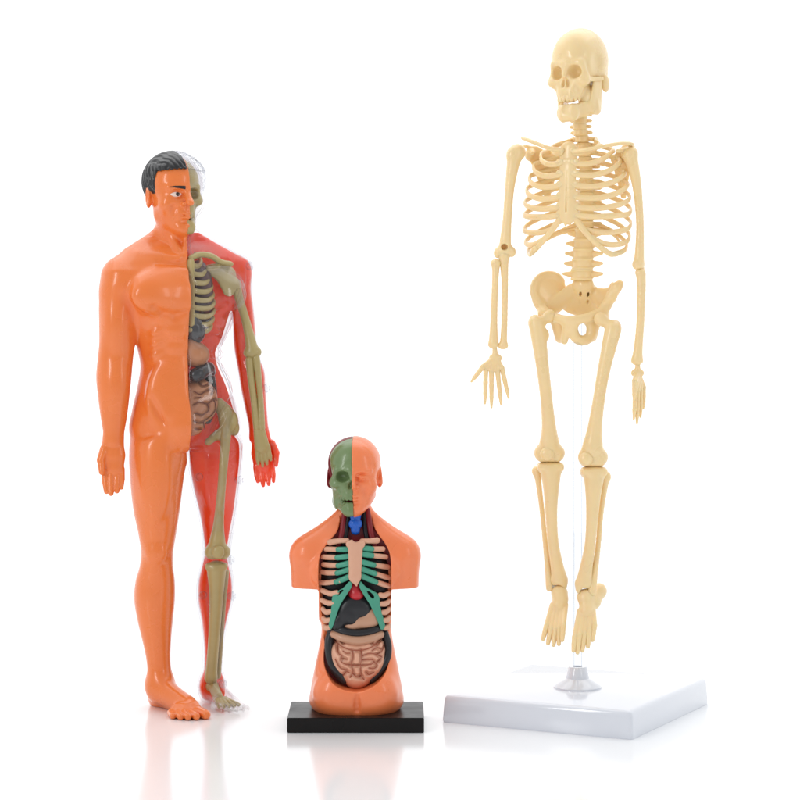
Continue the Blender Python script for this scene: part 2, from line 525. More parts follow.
# ================================================================== skeleton on a white stand
if 'skel' in ONLY:
    K = Fig(576, FOC + 111, 'skeleton_model', 'small cream plastic human skeleton hanging on a clear rod above a square white base', 'skeleton model')
    R = K.root
    BONE = plastic('bone_plastic', (.85, .652, .348), rough=.3, var=.05, bump=.08, bscale=420, sss=.4, srad=(1, .66, .25), sscale=.0026, coat=.25)
    CLR = clear_plastic('clear_rod', tint=(.96, .97, .98), rough=.03, edge=45)
    WHT = plastic('white_gloss', (.68, .705, .76), rough=.12, var=.002, coat=.4)
    PIN = plastic('pin_metal', (.55, .5, .4), rough=.35, var=.1)
    q = K.q
    # stand
    def base_mesh():
        A, B, C = np.array([43., 59.]), np.array([228.6, -36.]), np.array([328.7, 163.])
        D = A + C - B
        cen = (A + C) / 2
        bm = bmesh.new()
        rings = []
        for z, k in ((0, 1.0), (1.2, 1.004), (22, .992), (28, .985)):
            rings.append([bm.verts.new(((cen + (p - cen) * k)[0] * S - R.location.x, (cen + (p - cen) * k)[1] * S - R.location.y, z * S)) for p in (A, B, C, D)])
        for i in range(3):
            for j in range(4):
                bm.faces.new((rings[i][j], rings[i][(j + 1) % 4], rings[i + 1][(j + 1) % 4], rings[i + 1][j]))
        bm.faces.new(rings[3]); bm.faces.new(rings[0][::-1])
        bm.normal_update()
        ed = [e for e in bm.edges if abs(e.verts[0].co.z - e.verts[1].co.z) > 1e-3 * 3 or (e.verts[0].co.z > 27 * S and e.verts[1].co.z > 27 * S)]
        vert = [e for e in bm.edges if len(e.link_faces) == 2 and (e.calc_face_angle(0) > .6) and e.verts[0].co.z + e.verts[1].co.z > .5 * S]
        bmesh.ops.bevel(bm, geom=vert, offset=4.2 * S, segments=4, profile=.5, affect='EDGES')
        me = bpy.data.meshes.new('base'); bm.normal_update(); bm.to_mesh(me); bm.free()
        for p in me.polygons: p.use_smooth = p.area < (30 * S) ** 2
        return me
    bo = obj('base', base_mesh(), WHT, R)
    bo.data.set_sharp_from_angle(angle=math.radians(40)) if hasattr(bo.data, 'set_sharp_from_angle') else None
    vt = K.vg - 28 / K.s
    lathe(K, 'collar', WHT, R, [(24, vt + .3), (24, vt - 1.4), (22, vt - 3.4), (13, vt - 8.2), (11.4, vt - 9.4), (11.4, vt - 10), (9.6, vt - 20), (8.8, vt - 21), (4.7, vt - 21), (4.7, vt - 19)], (577, -8))
    lathe(K, 'support_rod', CLR, R, [(4.2, vt - 20), (4.2, 319), (3.4, 318)], (577.3, -8), n=24)

    # skull: cranium with the jaw as its own piece
    SKS = np.array([.9, .95, 1.0])
    xf0 = place(-33, 1.0, q(581.5, 122.5, -2), roll=-2.5)
    xf = lambda Pn: xf0(Pn * SKS)
    V = skull_vol(.7, jaw=False)
    sk = netobj(K, 'skull', BONE, R, V, xf=xf)
    netobj(K, 'jaw', BONE, sk, skull_vol(.7, cran=False), xf=xf)

    PSI = math.radians(-24)
    def G(x, y, v, c=577.0, cw=0.0):
        return np.array([c + x * math.cos(PSI) - y * math.sin(PSI), cw + x * math.sin(PSI) + y * math.cos(PSI), -v])
    Mz = rot('z', -24)
    # vertebrae: three patterns, copied up and down the column
    def vertebra(kind):
        a = {'neck': [cone((0, 0, -2.2), (0, 0, 2.2), 7.0), cone((-9.5, 3, 0), (9.5, 3, 0), 2.4), cone((0, 4, 0), (0, 12, -3), 2.2, 1.3), torus((0, 0, -2.6), 6, 6, 1.0)],
             'chest': [cone((0, 0, -2.8), (0, 0, 2.8), 6.0), cone((-10, 6, 1), (10, 6, 1), 2.2), cone((0, 6, 0), (0, 14, -8), 2.4, 1.4), torus((0, 0, 3), 5.6, 5.2, 1.1), torus((0, 0, -3), 5.6, 5.2, 1.1)],
             'loin': [cone((0, 0, -3.4), (0, 0, 3.4), 9.0, None, ((0, 1, 0), .8)), cone((8, 3, 0), (18, 3, .6), 3.6, 1.5), cone((-8, 3, 0), (-18, 3, .6), 3.6, 1.5),
                      cone((0, 6, 0), (0, 17, -3), 2.8, 2.0), torus((0, 0, 4.0), 9, 7.2, 1.3), torus((0, 0, -4.0), 9, 7.2, 1.3)]}[kind]
        V = Vol(*bounds(a), .6)
        for p in a: V.add(p, 1.2)
        V.clip(lambda X, Y, Z: np.abs(Z) - (5.2 if kind == 'loin' else 4.4) + 0 * X + 0 * Y + np.where(Y > 8, -50, 0), .6)
        P, F = V.net()
        return mesh_from('vertebra', (P @ Mz.T) * K.s * S, F)
    VM = {k: vertebra(k) for k in ('neck', 'chest', 'loin')}
    path = [(117, 581, 10), (126, 580.5, 11), (135, 582, 13), (142, 584.5, 17), (150, 586, 20), (170, 588, 23), (190, 588.5, 24), (210, 588, 22), (228, 586.5, 19), (245, 584.5, 15), (262, 583.5, 13), (284, 582, 14)]
    pv = np.array(path, float)
    levels = [('neck', v) for v in (114, 120, 126, 132, 138)] + [('chest', v) for v in np.linspace(145, 224, 12)] + [('loin', v) for v in (234, 244, 254, 264, 274.5)]
    for kind, v in levels:
        o = obj('vertebra', VM[kind], BONE, R)
        p = np.array([[np.interp(v, pv[:, 0], pv[:, 1]), np.interp(v, pv[:, 0], pv[:, 2]), -v]])
        o.location = K.out(p)[0]
        k = {'neck': 1.0, 'chest': 1 + (v - 145) / 300, 'loin': .98 + (v - 234) / 300}[kind]
        o.scale = (k, k, 1.12 if kind == 'loin' else (.78 if kind == 'neck' else .85))

    # sternum
    st = lambda x, v, y=-27.5: G(x, y, v)
    a = [cone(st(-6.5, 153.5, -24), st(6.5, 153.5, -24), 4.8, None, ((.41, .91, 0), .6)), cone(st(0, 152, -24), st(0, 166, -26), 9.5, 8.4, ((.41, .91, 0), .36)),
         cone(st(0, 166, -26), st(0, 212, -28), 8.4, 9.2, ((.41, .91, 0), .4)), cone(st(0, 210), st(0, 217, -28), 9.0, 8.0, ((.41, .91, 0), .5)),
         cone(st(-2.2, 217), st(-2.4, 226, -27), 1.8, .9), cone(st(2.0, 217), st(2.4, 225, -27), 1.8, .9)]
    for v in (163, 174, 185, 196, 206, 214):
        a.append(cone(st(-9, v - .5), st(9, v - .5), 2.9, None, ((.41, .91, 0), .7)))
    solid(K, 'sternum', BONE, R, a, [cone(st(0, 152, -30), st(0, 212, -31.5), .9)], k=2.5, ks=.8, h=.6)

    # ribs
    vf = [152, 163, 174.5, 185.5, 197, 207, 215, 219, 221, 222]
    vs = [147, 153, 164, 176, 188, 201, 214, 228, 241, 250]
    vb = [138, 144, 152, 161, 171, 181, 192, 203, 214, 224]
    wd = [24, 37, 45, 49.5, 52.5, 54.5, 55.5, 55.5, 54, 51]
    mg = {7: (15, 229), 8: (25, 239), 9: (35, 249.5)}
    for sd in (-1, 1):
        for i in range(10):
            W, b_ = wd[i], 27 + min(i, 4) * .8
            pts = [G(sd * 4, 23, vb[i]), G(sd * 12, 29 - (6 if i == 0 else 0), vb[i] + .5), G(sd * W * .62, (26 if i else 12), vb[i] + (vs[i] - vb[i]) * .35),
                   G(sd * W * .93, 12 if i else 3, vb[i] + (vs[i] - vb[i]) * .72), G(sd * W, -2 if i else -6, vs[i])]
            if i < 7:
                d = vf[i] - vs[i]
                pts += [G(sd * W * .88, -14, vs[i] + d * .55 + 1.5), G(sd * W * .6, -23, vs[i] + d * .95 + 2.2), G(sd * W * .32, -26.5, vf[i] + 1.8), G(sd * 6, -28, vf[i])]
                rr = [2.6, 2.6, 2.5, 2.5, 2.6, 2.8, 2.9, 3.0, 3.2]
            else:
                mx, mv = mg[i]
                pts += [G(sd * (W * .9), -12, vs[i] + 3.5), G(sd * (W * .9 + mx) / 2 * 1.04, -20, (vs[i] + 4 + mv) / 2 + 2.5), G(sd * (mx + 3), -24.5, mv + 1.0), G(sd * mx, -25.5, mv - 1)]
                rr = [2.5, 2.5, 2.5, 2.5, 2.6, 2.7, 2.7, 2.7, 2.7]
            tube_obj(K, 'rib', BONE, R, pts, rr, ry=[t * .62 for t in rr], n=6, m=10)
        # costal margin
        tube_obj(K, 'costal_cartilage', BONE, R, [G(sd * 5, -28, 215), G(sd * 11, -27, 223), G(sd * 19, -26.5, 233), G(sd * 29, -25, 243.5), G(sd * 38, -22, 251.5), G(sd * 45, -15, 254.5), G(sd * 49.5, -7, 252)],
                 [3.2, 3.3, 3.0, 2.8, 2.7, 2.5, 2.0], ry=[2, 2, 1.8, 1.8, 1.7, 1.6, 1.4], n=8, m=12)
        # floating rib
        tube_obj(K, 'rib', BONE, R, [G(sd * 5, 23, 229), G(sd * 16, 27, 230), G(sd * 30, 22, 234), G(sd * 41, 12, 242)], [2.3, 2.1, 1.9, 1.2], ry=[1.6, 1.5, 1.4, .9])
        # collar bone, shoulder blade
    tube_obj(K, 'clavicle', BONE, R, [q(562, 150, -24), q(550, 148.5, -27), q(538, 144, -22), q(529, 140.5, -14), q(523, 138.5, -6)], [2.4, 2.2, 2.4, 3.0, 2.2], ry=[2.4, 2.2, 2.0, 2.0, 1.6], up=(0, 1, 0))
    tube_obj(K, 'clavicle', BONE, R, [q(574, 151.5, -29), q(590, 149, -36), q(605, 146, -36), q(620, 143.5, -30), q(629, 143.5, -22)], [2.6, 2.1, 2.1, 2.6, 2.8], ry=[2.4, 2.0, 1.9, 1.9, 2.0], up=(0, 1, 0))
    Gl = lambda sd, x, y, v: G(sd * x, y, v)
    for sd in (-1, 1):
        g = lambda x, y, v: Gl(sd, x, y, v)
        a = [cone(g(50, 8, 152), g(41, 24, 196), 6.5, 2.6, ((sd * .45, .9, 0), .3)), cone(g(47, 10, 150), g(30, 26, 158), 5, 2.4, ((sd * .45, .9, 0), .35)),
             cone(g(30, 26, 158), g(40, 25, 195), 3.5, 2.4, ((sd * .45, .9, 0), .4)), cone(g(40, 20, 158), g(40, 24, 180), 7, 4, ((sd * .45, .9, 0), .25)),
             cone(g(33, 28, 155), g(52, 16, 147), 2.2, 2.4), cone(g(52, 16, 147), g(56, 2, 145), 2.6, 3.0, ((0, 0, 1), .6)), ell(g(53, 4, 154), (4, 4.5, 5.5)), cone(g(49, 4, 151), g(45, -6, 152), 2.6, 2.0)]
        solid(K, 'scapula', BONE, R, a, k=6, h=.8)

    # long bones, traced joint by joint
    def bone(name, pts, rad, extra=(), subs=(), k=6.0, h=.75, flat=None, parent=R):
        P = [q(*p) for p in pts]
        P = [np.array(p, float) for p in P]
        sp_ = spline(P, 5); rr = hermite(np.arange(len(P)), np.array(rad, float), np.linspace(0, len(P) - 1, len(sp_)))
        a = [cone(sp_[i], sp_[i + 1], rr[i], rr[i + 1], flat) for i in range(len(sp_) - 1)]
        V = Vol(*bounds(a + list(extra)), h)
        for p in a: V.add(p, 1.0)
        for p in extra: V.add(p, k)
        for p in subs: V.sub(p, 1.2)
        return netobj(K, name, BONE, parent, V)
    bone('humerus', [(516, 154, -2), (513, 165, -4), (509.5, 190, -6), (507, 222, -8), (505.5, 240, -9), (505, 250, -9)], [6.5, 6.2, 4.6, 4.5, 5.5, 6],
         [ell(q(517.5, 152, 0), (8.2, 8, 8.2)), ell(q(512, 155, -4), (5.5, 5.5, 7)), cone(q(499, 252, -8), q(511, 252, -8), 4.6, 4.0), ell(q(497.5, 254, -8), (3, 4, 3.6)), ell(q(512, 252, -8), (3, 4, 4.2))],
         [ell(q(504.5, 247, -14), (3.4, 9, 3.2)), ell(q(505, 258, -8), (4.0, 10, 4.0))])
    bone('humerus', [(630, 156, -18), (633, 166, -19), (637.5, 190, -21), (640, 222, -22), (639.8, 245, -23), (639, 262, -23)], [6.5, 5.8, 4.4, 3.8, 4.2, 5],
         [ell(q(629, 154, -16), (7.2, 8, 7.2)), ell(q(633, 153, -19), (4, 4, 5)), cone(q(637, 265, -25), q(640, 265, -19), 4.6, 4.4)])
    bone('radius', [(495.8, 264, -10), (495.5, 275, -12), (494.5, 300, -13), (493.8, 325, -13), (493.5, 342, -13)], [4.0, 3.3, 3.2, 3.6, 4.6], [ell(q(495.8, 262.5, -10), (4.5, 4.2, 2.8)), ell(q(493.2, 345, -13), (4.6, 4, 3.4))])
    bone('ulna', [(504.2, 254, -8), (504.3, 266, -10), (505, 290, -12), (504.5, 320, -13), (503.5, 344, -13)], [4.6, 4.0, 3.0, 3.0, 3.4], [ell(q(504, 256, -10), (5, 4.5, 5)), ell(q(503, 346, -13), (4.8, 3.6, 3.2))])
    bone('radius', [(641, 275, -24), (641.5, 290, -26), (640.5, 320, -28), (638.5, 345, -29), (637.3, 358, -29)], [4.6, 4.2, 3.9, 4.2, 5.0], [ell(q(640, 272, -24), (4.4, 4.2, 3.2)), ell(q(637, 361, -29), (5.6, 4.4, 4))])
    bone('ulna', [(640, 266, -18), (641, 280, -18), (640, 310, -19), (638.5, 340, -21), (638, 358, -22)], [4.2, 3.6, 3.0, 3.0, 3.2])
    for c in ((504.8, 251, -13), (503.2, 348, -17), (637.3, 365, -33), (639.3, 268.5, -27)):
        p = q(*c); lathe_pts = [p + np.array([0, 0, 3.2]), p, p - np.array([0, 0, 3.2])]
        tube_obj(K, 'joint_pin', PIN, R, lathe_pts, 1.6)

    def hand(wrist, palm, tips, kn, rw=2.6, w0=-14):
        """wrist and palm as one mesh, each finger its own"""
        P = [q(*p) for p in palm]
        a = [cone(q(*wrist), P[0], 2.4, 3.2), ell(P[0], (6.5, 3.2, 4.5))]
        for p in kn: a.append(cone(P[0], q(*p), 3.2, 2.5))
        for p in kn[1:]: a.append(cone(P[1], q(*p), 2.8, 2.3))
        hnd = solid(K, 'hand', BONE, R, a, k=1.6, h=.55)
        for p, t in zip(kn, tips):
            A, B = q(*p), q(*t)
            m1 = A * .62 + B * .38; m2 = A * .3 + B * .7
            m1 = m1 + np.array([0, -1.0, 0]); m2 = m2 + np.array([0, -1.2, 0])
            f = [cone(A, m1, 2.6, 2.2), cone(m1, m2, 2.45, 2.0), cone(m2, B, 2.2, 1.1)]
            solid(K, 'finger', BONE, hnd, f, k=.5, h=.45)
        return hnd
    hand((494.8, 349, -13), [(495.5, 358, -14), (495.5, 366, -15)],
         [(471.5, 381.5, -20), (485, 403.5, -19), (491.5, 407.5, -19), (501, 404, -18), (508.7, 398, -16)],
         [(483, 366.5, -18), (485.8, 369, -16), (491.5, 371.5, -16), (497.5, 371, -16), (502, 368, -15)])
    hand((637.8, 364, -28), [(637.5, 373, -28), (638, 381, -29)],
         [(633.8, 419, -38), (637, 423.5, -34), (640.5, 417, -30), (643.5, 408, -26), (634, 400, -42)],
         [(635.5, 388, -36), (637.5, 391, -33), (640.5, 390, -29), (643.5, 387, -25), (634.5, 381, -38)])

    # pelvis
    pc = 577.0
    g = lambda x, y, v: G(x, y, v, pc, 8)
    a, sb = [], []
    Rd = Mz @ rot('z', 46) @ rot('x', -14) @ rot('y', -22)
    cl = np.array(g(-30, 4, 291))
    a += [ell(cl, (19, 3.0, 18), Rd)]
    crest = [cl + Rd @ np.array([18.2 * math.cos(t), 0, 17 * math.sin(t)]) for t in np.linspace(math.radians(215), math.radians(15), 12)]
    a += [cone(crest[i], crest[i + 1], 2.3) for i in range(11)]
    # far wing, seen almost along its edge
    wing = [q(605, 307, -2), q(611, 297, -6), q(617, 287, -9), q(620, 283.5, -9)]
    a += [cone(wing[0], wing[1], 5, 5), cone(wing[1], wing[2], 5, 4.6), cone(wing[2], wing[3], 4.4, 3.4), cone(q(613, 290, 4), q(607, 300, 8), 8, 8, ((.9, .4, 0), .35)), cone(q(600, 294, 18), q(612, 294, 2), 6, 6, ((.7, .7, 0), .4))]
    # bowl, sacrum, brim
    a += [ell(q(582, 303, 27), (22, 5, 13)), cone(q(571, 291, 24), q(556, 305, 22), 7, 8, ((-.3, .95, 0), .5)), cone(q(591, 291, 22), q(603, 302, 12), 7, 8, ((.6, .8, 0), .5))]
    sac = [q(583, 286, 18), q(585, 297, 25), q(586, 309, 28), q(585, 320, 26)]
    a += [cone(sac[0], sac[1], 11.5, 10, ((0.4, .9, 0), .6)), cone(sac[1], sac[2], 10, 8, ((.4, .9, 0), .5)), cone(sac[2], sac[3], 7, 3.5, ((.4, .9, 0), .6))]
    rim = [q(535, 297, 22), q(540, 306, 18), q(547, 313, 8), q(557, 318, -4), q(567, 320.5, -12), q(580, 319.5, -14), q(592, 316, -12), q(602, 311, -6), q(608, 303, -1)]
    rm = spline(rim, 3)
    a += [cone(rm[i], rm[i + 1], 3.3) for i in range(len(rm) - 1)]
    a += [ell(q(545, 315, 12), (7, 8, 7)), ell(q(602, 317, -4), (7, 8, 7))]
    a += [cone(q(556, 322, 4), q(560, 338, 6), 5.5, 5.0), cone(q(567, 322, -11), q(564.5, 341, -4), 4.4, 3.4), cone(q(560, 326, 2), q(562, 338, 2), 5, 4.5),
          torus(q(582.5, 330.5, -7), 9.3, 10, 5.2, rot('z', 12) @ rot('x', 90)), cone(q(595, 321, -2), q(592, 337, 0), 6, 5), cone(q(574, 322, -12), q(572, 332, -10), 4, 3.6)]
    sb += [ell(q(538, 318, 6), (6, 6, 6)), ell(q(582, 328, -8), (4.2, 16, 4.6))]
    for v in (294, 302, 310):
        for x in (580.5, 588): sb.append(ell(q(x, v, 17), (1.3, 5, 2.6)))
    solid(K, 'pelvis', BONE, R, a, sb, k=6, ks=2, h=.75)

    def patella(p):
        return [ell(q(*p), (6.6, 4, 6.8))]
    f1 = bone('femur', [(536.5, 324, -8), (539, 340, -10), (543, 370, -14), (546.5, 400, -14), (549, 428, -12), (549.5, 446, -10)], [7.5, 7.4, 6.3, 6.0, 7.2, 10.5],
         [ell(q(534.5, 322, -6), (5.5, 5.5, 7)), cone(q(538, 325, -8), q(549, 316, -2), 4.6, 4.6), ell(q(550, 316, -1), (6.4, 6.4, 6.4)), ell(q(545.5, 335, -7), (3.6, 4, 5.5)), cone(q(542, 453, -8), q(557, 453, -8), 8.0, 8.0), box(q(549.5, 457, -8), (11, 7, 4), 3)])
    solid(K, 'patella', BONE, R, [ell(q(547, 454, -18), (6.8, 4.6, 7.0))], h=.6)
    f2 = bone('femur', [(613, 330, -26), (609.5, 345, -28), (603.5, 372, -30), (598.5, 402, -30), (594.5, 430, -28), (592.5, 448, -26)], [8.0, 7.4, 6.2, 6.0, 7.4, 10.5],
         [ell(q(615.5, 327, -22), (5.5, 5.5, 7)), cone(q(612, 327, -24), q(601, 319, -18), 4.8, 4.8), ell(q(600.5, 319, -17), (6.6, 6.6, 6.6)), cone(q(586, 457, -24), q(600, 457, -24), 8.0, 8.0), box(q(592.5, 461.5, -24), (11, 7, 4), 3)])
    solid(K, 'patella', BONE, R, [ell(q(586.2, 459, -33), (6.6, 4.6, 6.8))], h=.6)
    bone('tibia', [(551, 473, -8), (551.2, 490, -10), (551.3, 512, -10), (553, 540, -8), (556.5, 563, -6), (559.5, 579, -4)], [10, 7.6, 6.0, 5.4, 6.2, 7.8],
         [cone(q(543, 467.5, -8), q(558, 467.5, -8), 5.0, 5.0), box(q(550.5, 466.5, -8), (13, 8.5, 3.2), 2.5), ell(q(564, 585, -5), (3, 4, 6)), ell(q(558, 580, -4), (8, 6, 5))], [ell(q(558, 589, -6), (5, 9, 4.6))])
    bone('fibula', [(536.8, 471, 2), (538.5, 482, 2), (542, 510, 1), (545, 540, 0), (548, 570, -2), (549.5, 588, -4)], [4.0, 3.0, 2.5, 2.5, 3.0, 3.6], [ell(q(536.5, 471, 2), (4, 4, 4))])
    bone('tibia', [(594, 477, -24), (593.2, 494, -26), (592.2, 516, -26), (590, 544, -24), (586.5, 566, -22), (584, 582, -20)], [10, 7.6, 6.0, 5.2, 6.2, 7.8],
         [cone(q(586, 472, -24), q(601, 472, -24), 5.0, 5.0), box(q(594, 471.5, -24), (12.8, 8.5, 3.2), 2.5), ell(q(578.5, 588, -22), (2.8, 4, 5.5)), ell(q(584.5, 583, -20), (8, 6, 5))], [ell(q(584.5, 592, -22), (4.6, 9, 4.6))])
    bone('fibula', [(605.4, 477, -16), (604.2, 488, -16), (601, 512, -17), (598.2, 545, -18), (594.5, 574, -20), (592, 592, -22)], [4.6, 3.3, 2.7, 2.6, 3.2, 4.4], [ell(q(605.8, 476.5, -16), (4.4, 4.4, 4.6))])
    for c in ((557.5, 586.5, -5), (584.5, 590.5, -21)):
        p = q(*c)
        tube_obj(K, 'joint_pin', PIN, R, [p - np.array([5, 0, 0]), p, p + np.array([5, 0, 0])], 1.2)

    # feet hang toes down
    def foot(ank, mid, heads, tips, heel, talus):
        a = [ell(q(*ank), (7, 7, 6.5)), cone(q(*ank), q(*mid), 7, 6.5), cone(q(*ank), q(*heel), 6.5, 6.0), ell(q(*heel), (5.5, 6.5, 7)), cone(q(*heel), q(*talus), 6, 6), cone(q(*talus), q(*mid), 6, 6)]
        for i, h_ in enumerate(heads):
            a.append(cone(q(*mid) + np.array([(i - 2) * 3.2, 0, 0]), q(*h_), 3.0, 2.7))
        sb = []
        V = Vol(*bounds(a), .6)
        for p in a[:6]: V.add(p, 6)
        for p in a[6:]: V.add(p, 1.6)
        fo_ = netobj(K, 'foot', BONE, R, V)
        for h_, t in zip(heads, tips):
            A, B = q(*h_), q(*t); m_ = (A + B) / 2
            solid(K, 'toe', BONE, fo_, [cone(A, m_, 2.9, 2.5), cone(m_, B, 2.7, 2.1)], k=.5, h=.5)
        return fo_
    foot((559.5, 593, -5), (559, 605, -12), [(546.5, 626, -24), (551, 629, -27), (555.3, 630, -29), (559.5, 629, -30), (563.3, 626, -31)],
         [(543, 639, -30), (548, 643.5, -33), (553.5, 645, -36), (558.8, 644, -38), (562.3, 640, -39)], (560, 597, 10), (561, 600, -9))
    foot((585.5, 597, -20), (586.5, 611, -26), [(574.8, 637, -42), (579.5, 636, -42), (584.5, 634, -40), (589.5, 630, -38), (594.5, 625, -35)],
         [(573.5, 650.5, -50), (577.5, 652.5, -50), (582.5, 650.5, -48), (588, 646.5, -46), (592.5, 640, -42)], (599.5, 591, -6), (594, 602, -16))

# ================================================================== canonical head in skin (95 high, chin at z 0, face towards -y)
def head_prims():
    """(solid, blend, kind) in order"""
    A = []
    ad = lambda p, k: A.append((p, k, 1)); sb = lambda p, k: A.append((p, k, -1))
    ad(ell((0, 5, 62), (28.5, 34, 32.5)), 0)
    ad(ell((0, -12, 60), (24.5, 19.5, 27)), 10)
    ad(ell((0, -10, 34), (22, 22, 32)), 12)
    ad(cone((-12.5, 0, 23), (0, -18.5, 11), 9, 10), 10)
    ad(cone((12.5, 0, 23), (0, -18.5, 11), 9, 10), 10)
    ad(ell((0, -25, 8.5), (8.5, 7.5, 8)), 8)                      # chin
    for s in (-1, 1):
        ad(ell((s * 13, -2, 37), (9.5, 16, 16)), 10)
        ad(ell((s * 15, -19.5, 36), (8, 7.5, 8)), 16)              # cheek bone
        ad(cone((s * 4, -30, 54), (s * 17, -25, 54.5), 3.4, 3.0), 7)
        sb(ell((s * 10.4, -35.2, 46.8), (8.8, 11, 6.2)), 4)         # socket
        ad(ell((s * 10.8, -24.6, 46.4), (6.8, 6.0, 4.7)), 1.6)
        sb(cone((s * 5.5, -31.2, 45.2), (s * 16.5, -28.4, 45.2), .5), .8)    # lids and ball
        ad(cone((s * 5.4, -28.6, 49), (s * 16.4, -25.4, 48.4), 1.5, 1.3), 1.6)
        sb(ell((s * 14, -33, 27), (5, 7, 9)), 6)                  # hollow of the cheek
    ad(cone((0, -29.5, 52), (0, -38, 38.5), 2.6, 4.0), 5)       # nose
    ad(ell((0, -40, 37), (3.8, 3.8, 3.4)), 3)
    for s in (-1, 1):
        ad(ell((s * 4.6, -33.5, 35.8), (2.7, 3.6, 2.6)), 2)
        sb(ell((s * 2.6, -37, 32.8), (1.5, 2.2, 1.2)), .8)
    ad(ell((0, -26.5, 25), (10, 5.5, 8)), 8)
    ad(cone((-7, -29.4, 24.8), (7, -29.4, 24.8), 1.8, 1.8), 2)
    ad(ell((0, -32, 25.4), (5, 2.2, 2.0)), 1.5)
    ad(ell((0, -31.2, 20.4), (5.6, 2.8, 2.3)), 1.5)
    sb(cone((-8.6, -31.4, 22.9), (8.6, -31.4, 22.9), .55), 1.4)
    sb(cone((-5, -32, 16.2), (5, -32, 16.2), 2.2), 4)
    sb(cone((0, -35, 32), (0, -34, 28), 1.2), 3)
    for s in (-1, 1):                                             # ears
        ad(ell((s * 26.5, 6, 44), (3.4, 8.5, 12.5), rot('z', s * 22)), 4)
        sb(ell((s * 30.5, 3.5, 46), (2.6, 5, 8), rot('z', s * 22)), 2)
        ad(ell((s * 26, 1, 40), (2.4, 2.5, 3.5)), 2)
    return A

def rounded_poly(pts):
    """2-D signed distance to a closed outline (u, v), negative inside"""
    P = np.array(pts, float)
    def f(X, Z):
        u = X; v = -Z
        d = None; ins = None
        for i in range(len(P)):
            a, b = P[i], P[(i + 1) % len(P)]
            e = b - a
            t = np.clip(((u - a[0]) * e[0] + (v - a[1]) * e[1]) / (e @ e), 0, 1)
            q_ = (u - a[0] - t * e[0]) ** 2 + (v - a[1] - t * e[1]) ** 2
            d = q_ if d is None else np.minimum(d, q_)
            c = ((a[1] > v) != (b[1] > v)) & (u < (b[0] - a[0]) * (v - a[1]) / (b[1] - a[1] + 1e-9) + a[0])
            ins = c if ins is None else ins ^ c
        return np.where(ins, -np.sqrt(d), np.sqrt(d)).astype(f4)
    return f

def smooth_outline(pts, n=6):
    P = [np.array([p[0], p[1], 0.]) for p in pts]
    Q = spline(P + P[:3], n)
    m = len(pts) * n
    return Q[n:n + m, :2]

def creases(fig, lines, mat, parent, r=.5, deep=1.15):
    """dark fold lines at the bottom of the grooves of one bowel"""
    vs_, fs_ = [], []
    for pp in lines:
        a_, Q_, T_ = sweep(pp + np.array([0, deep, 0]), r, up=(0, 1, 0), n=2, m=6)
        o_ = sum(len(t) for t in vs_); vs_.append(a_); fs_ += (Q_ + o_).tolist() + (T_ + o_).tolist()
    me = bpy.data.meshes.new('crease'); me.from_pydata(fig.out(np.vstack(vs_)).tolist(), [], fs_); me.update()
    return obj('crease', me, mat, parent)

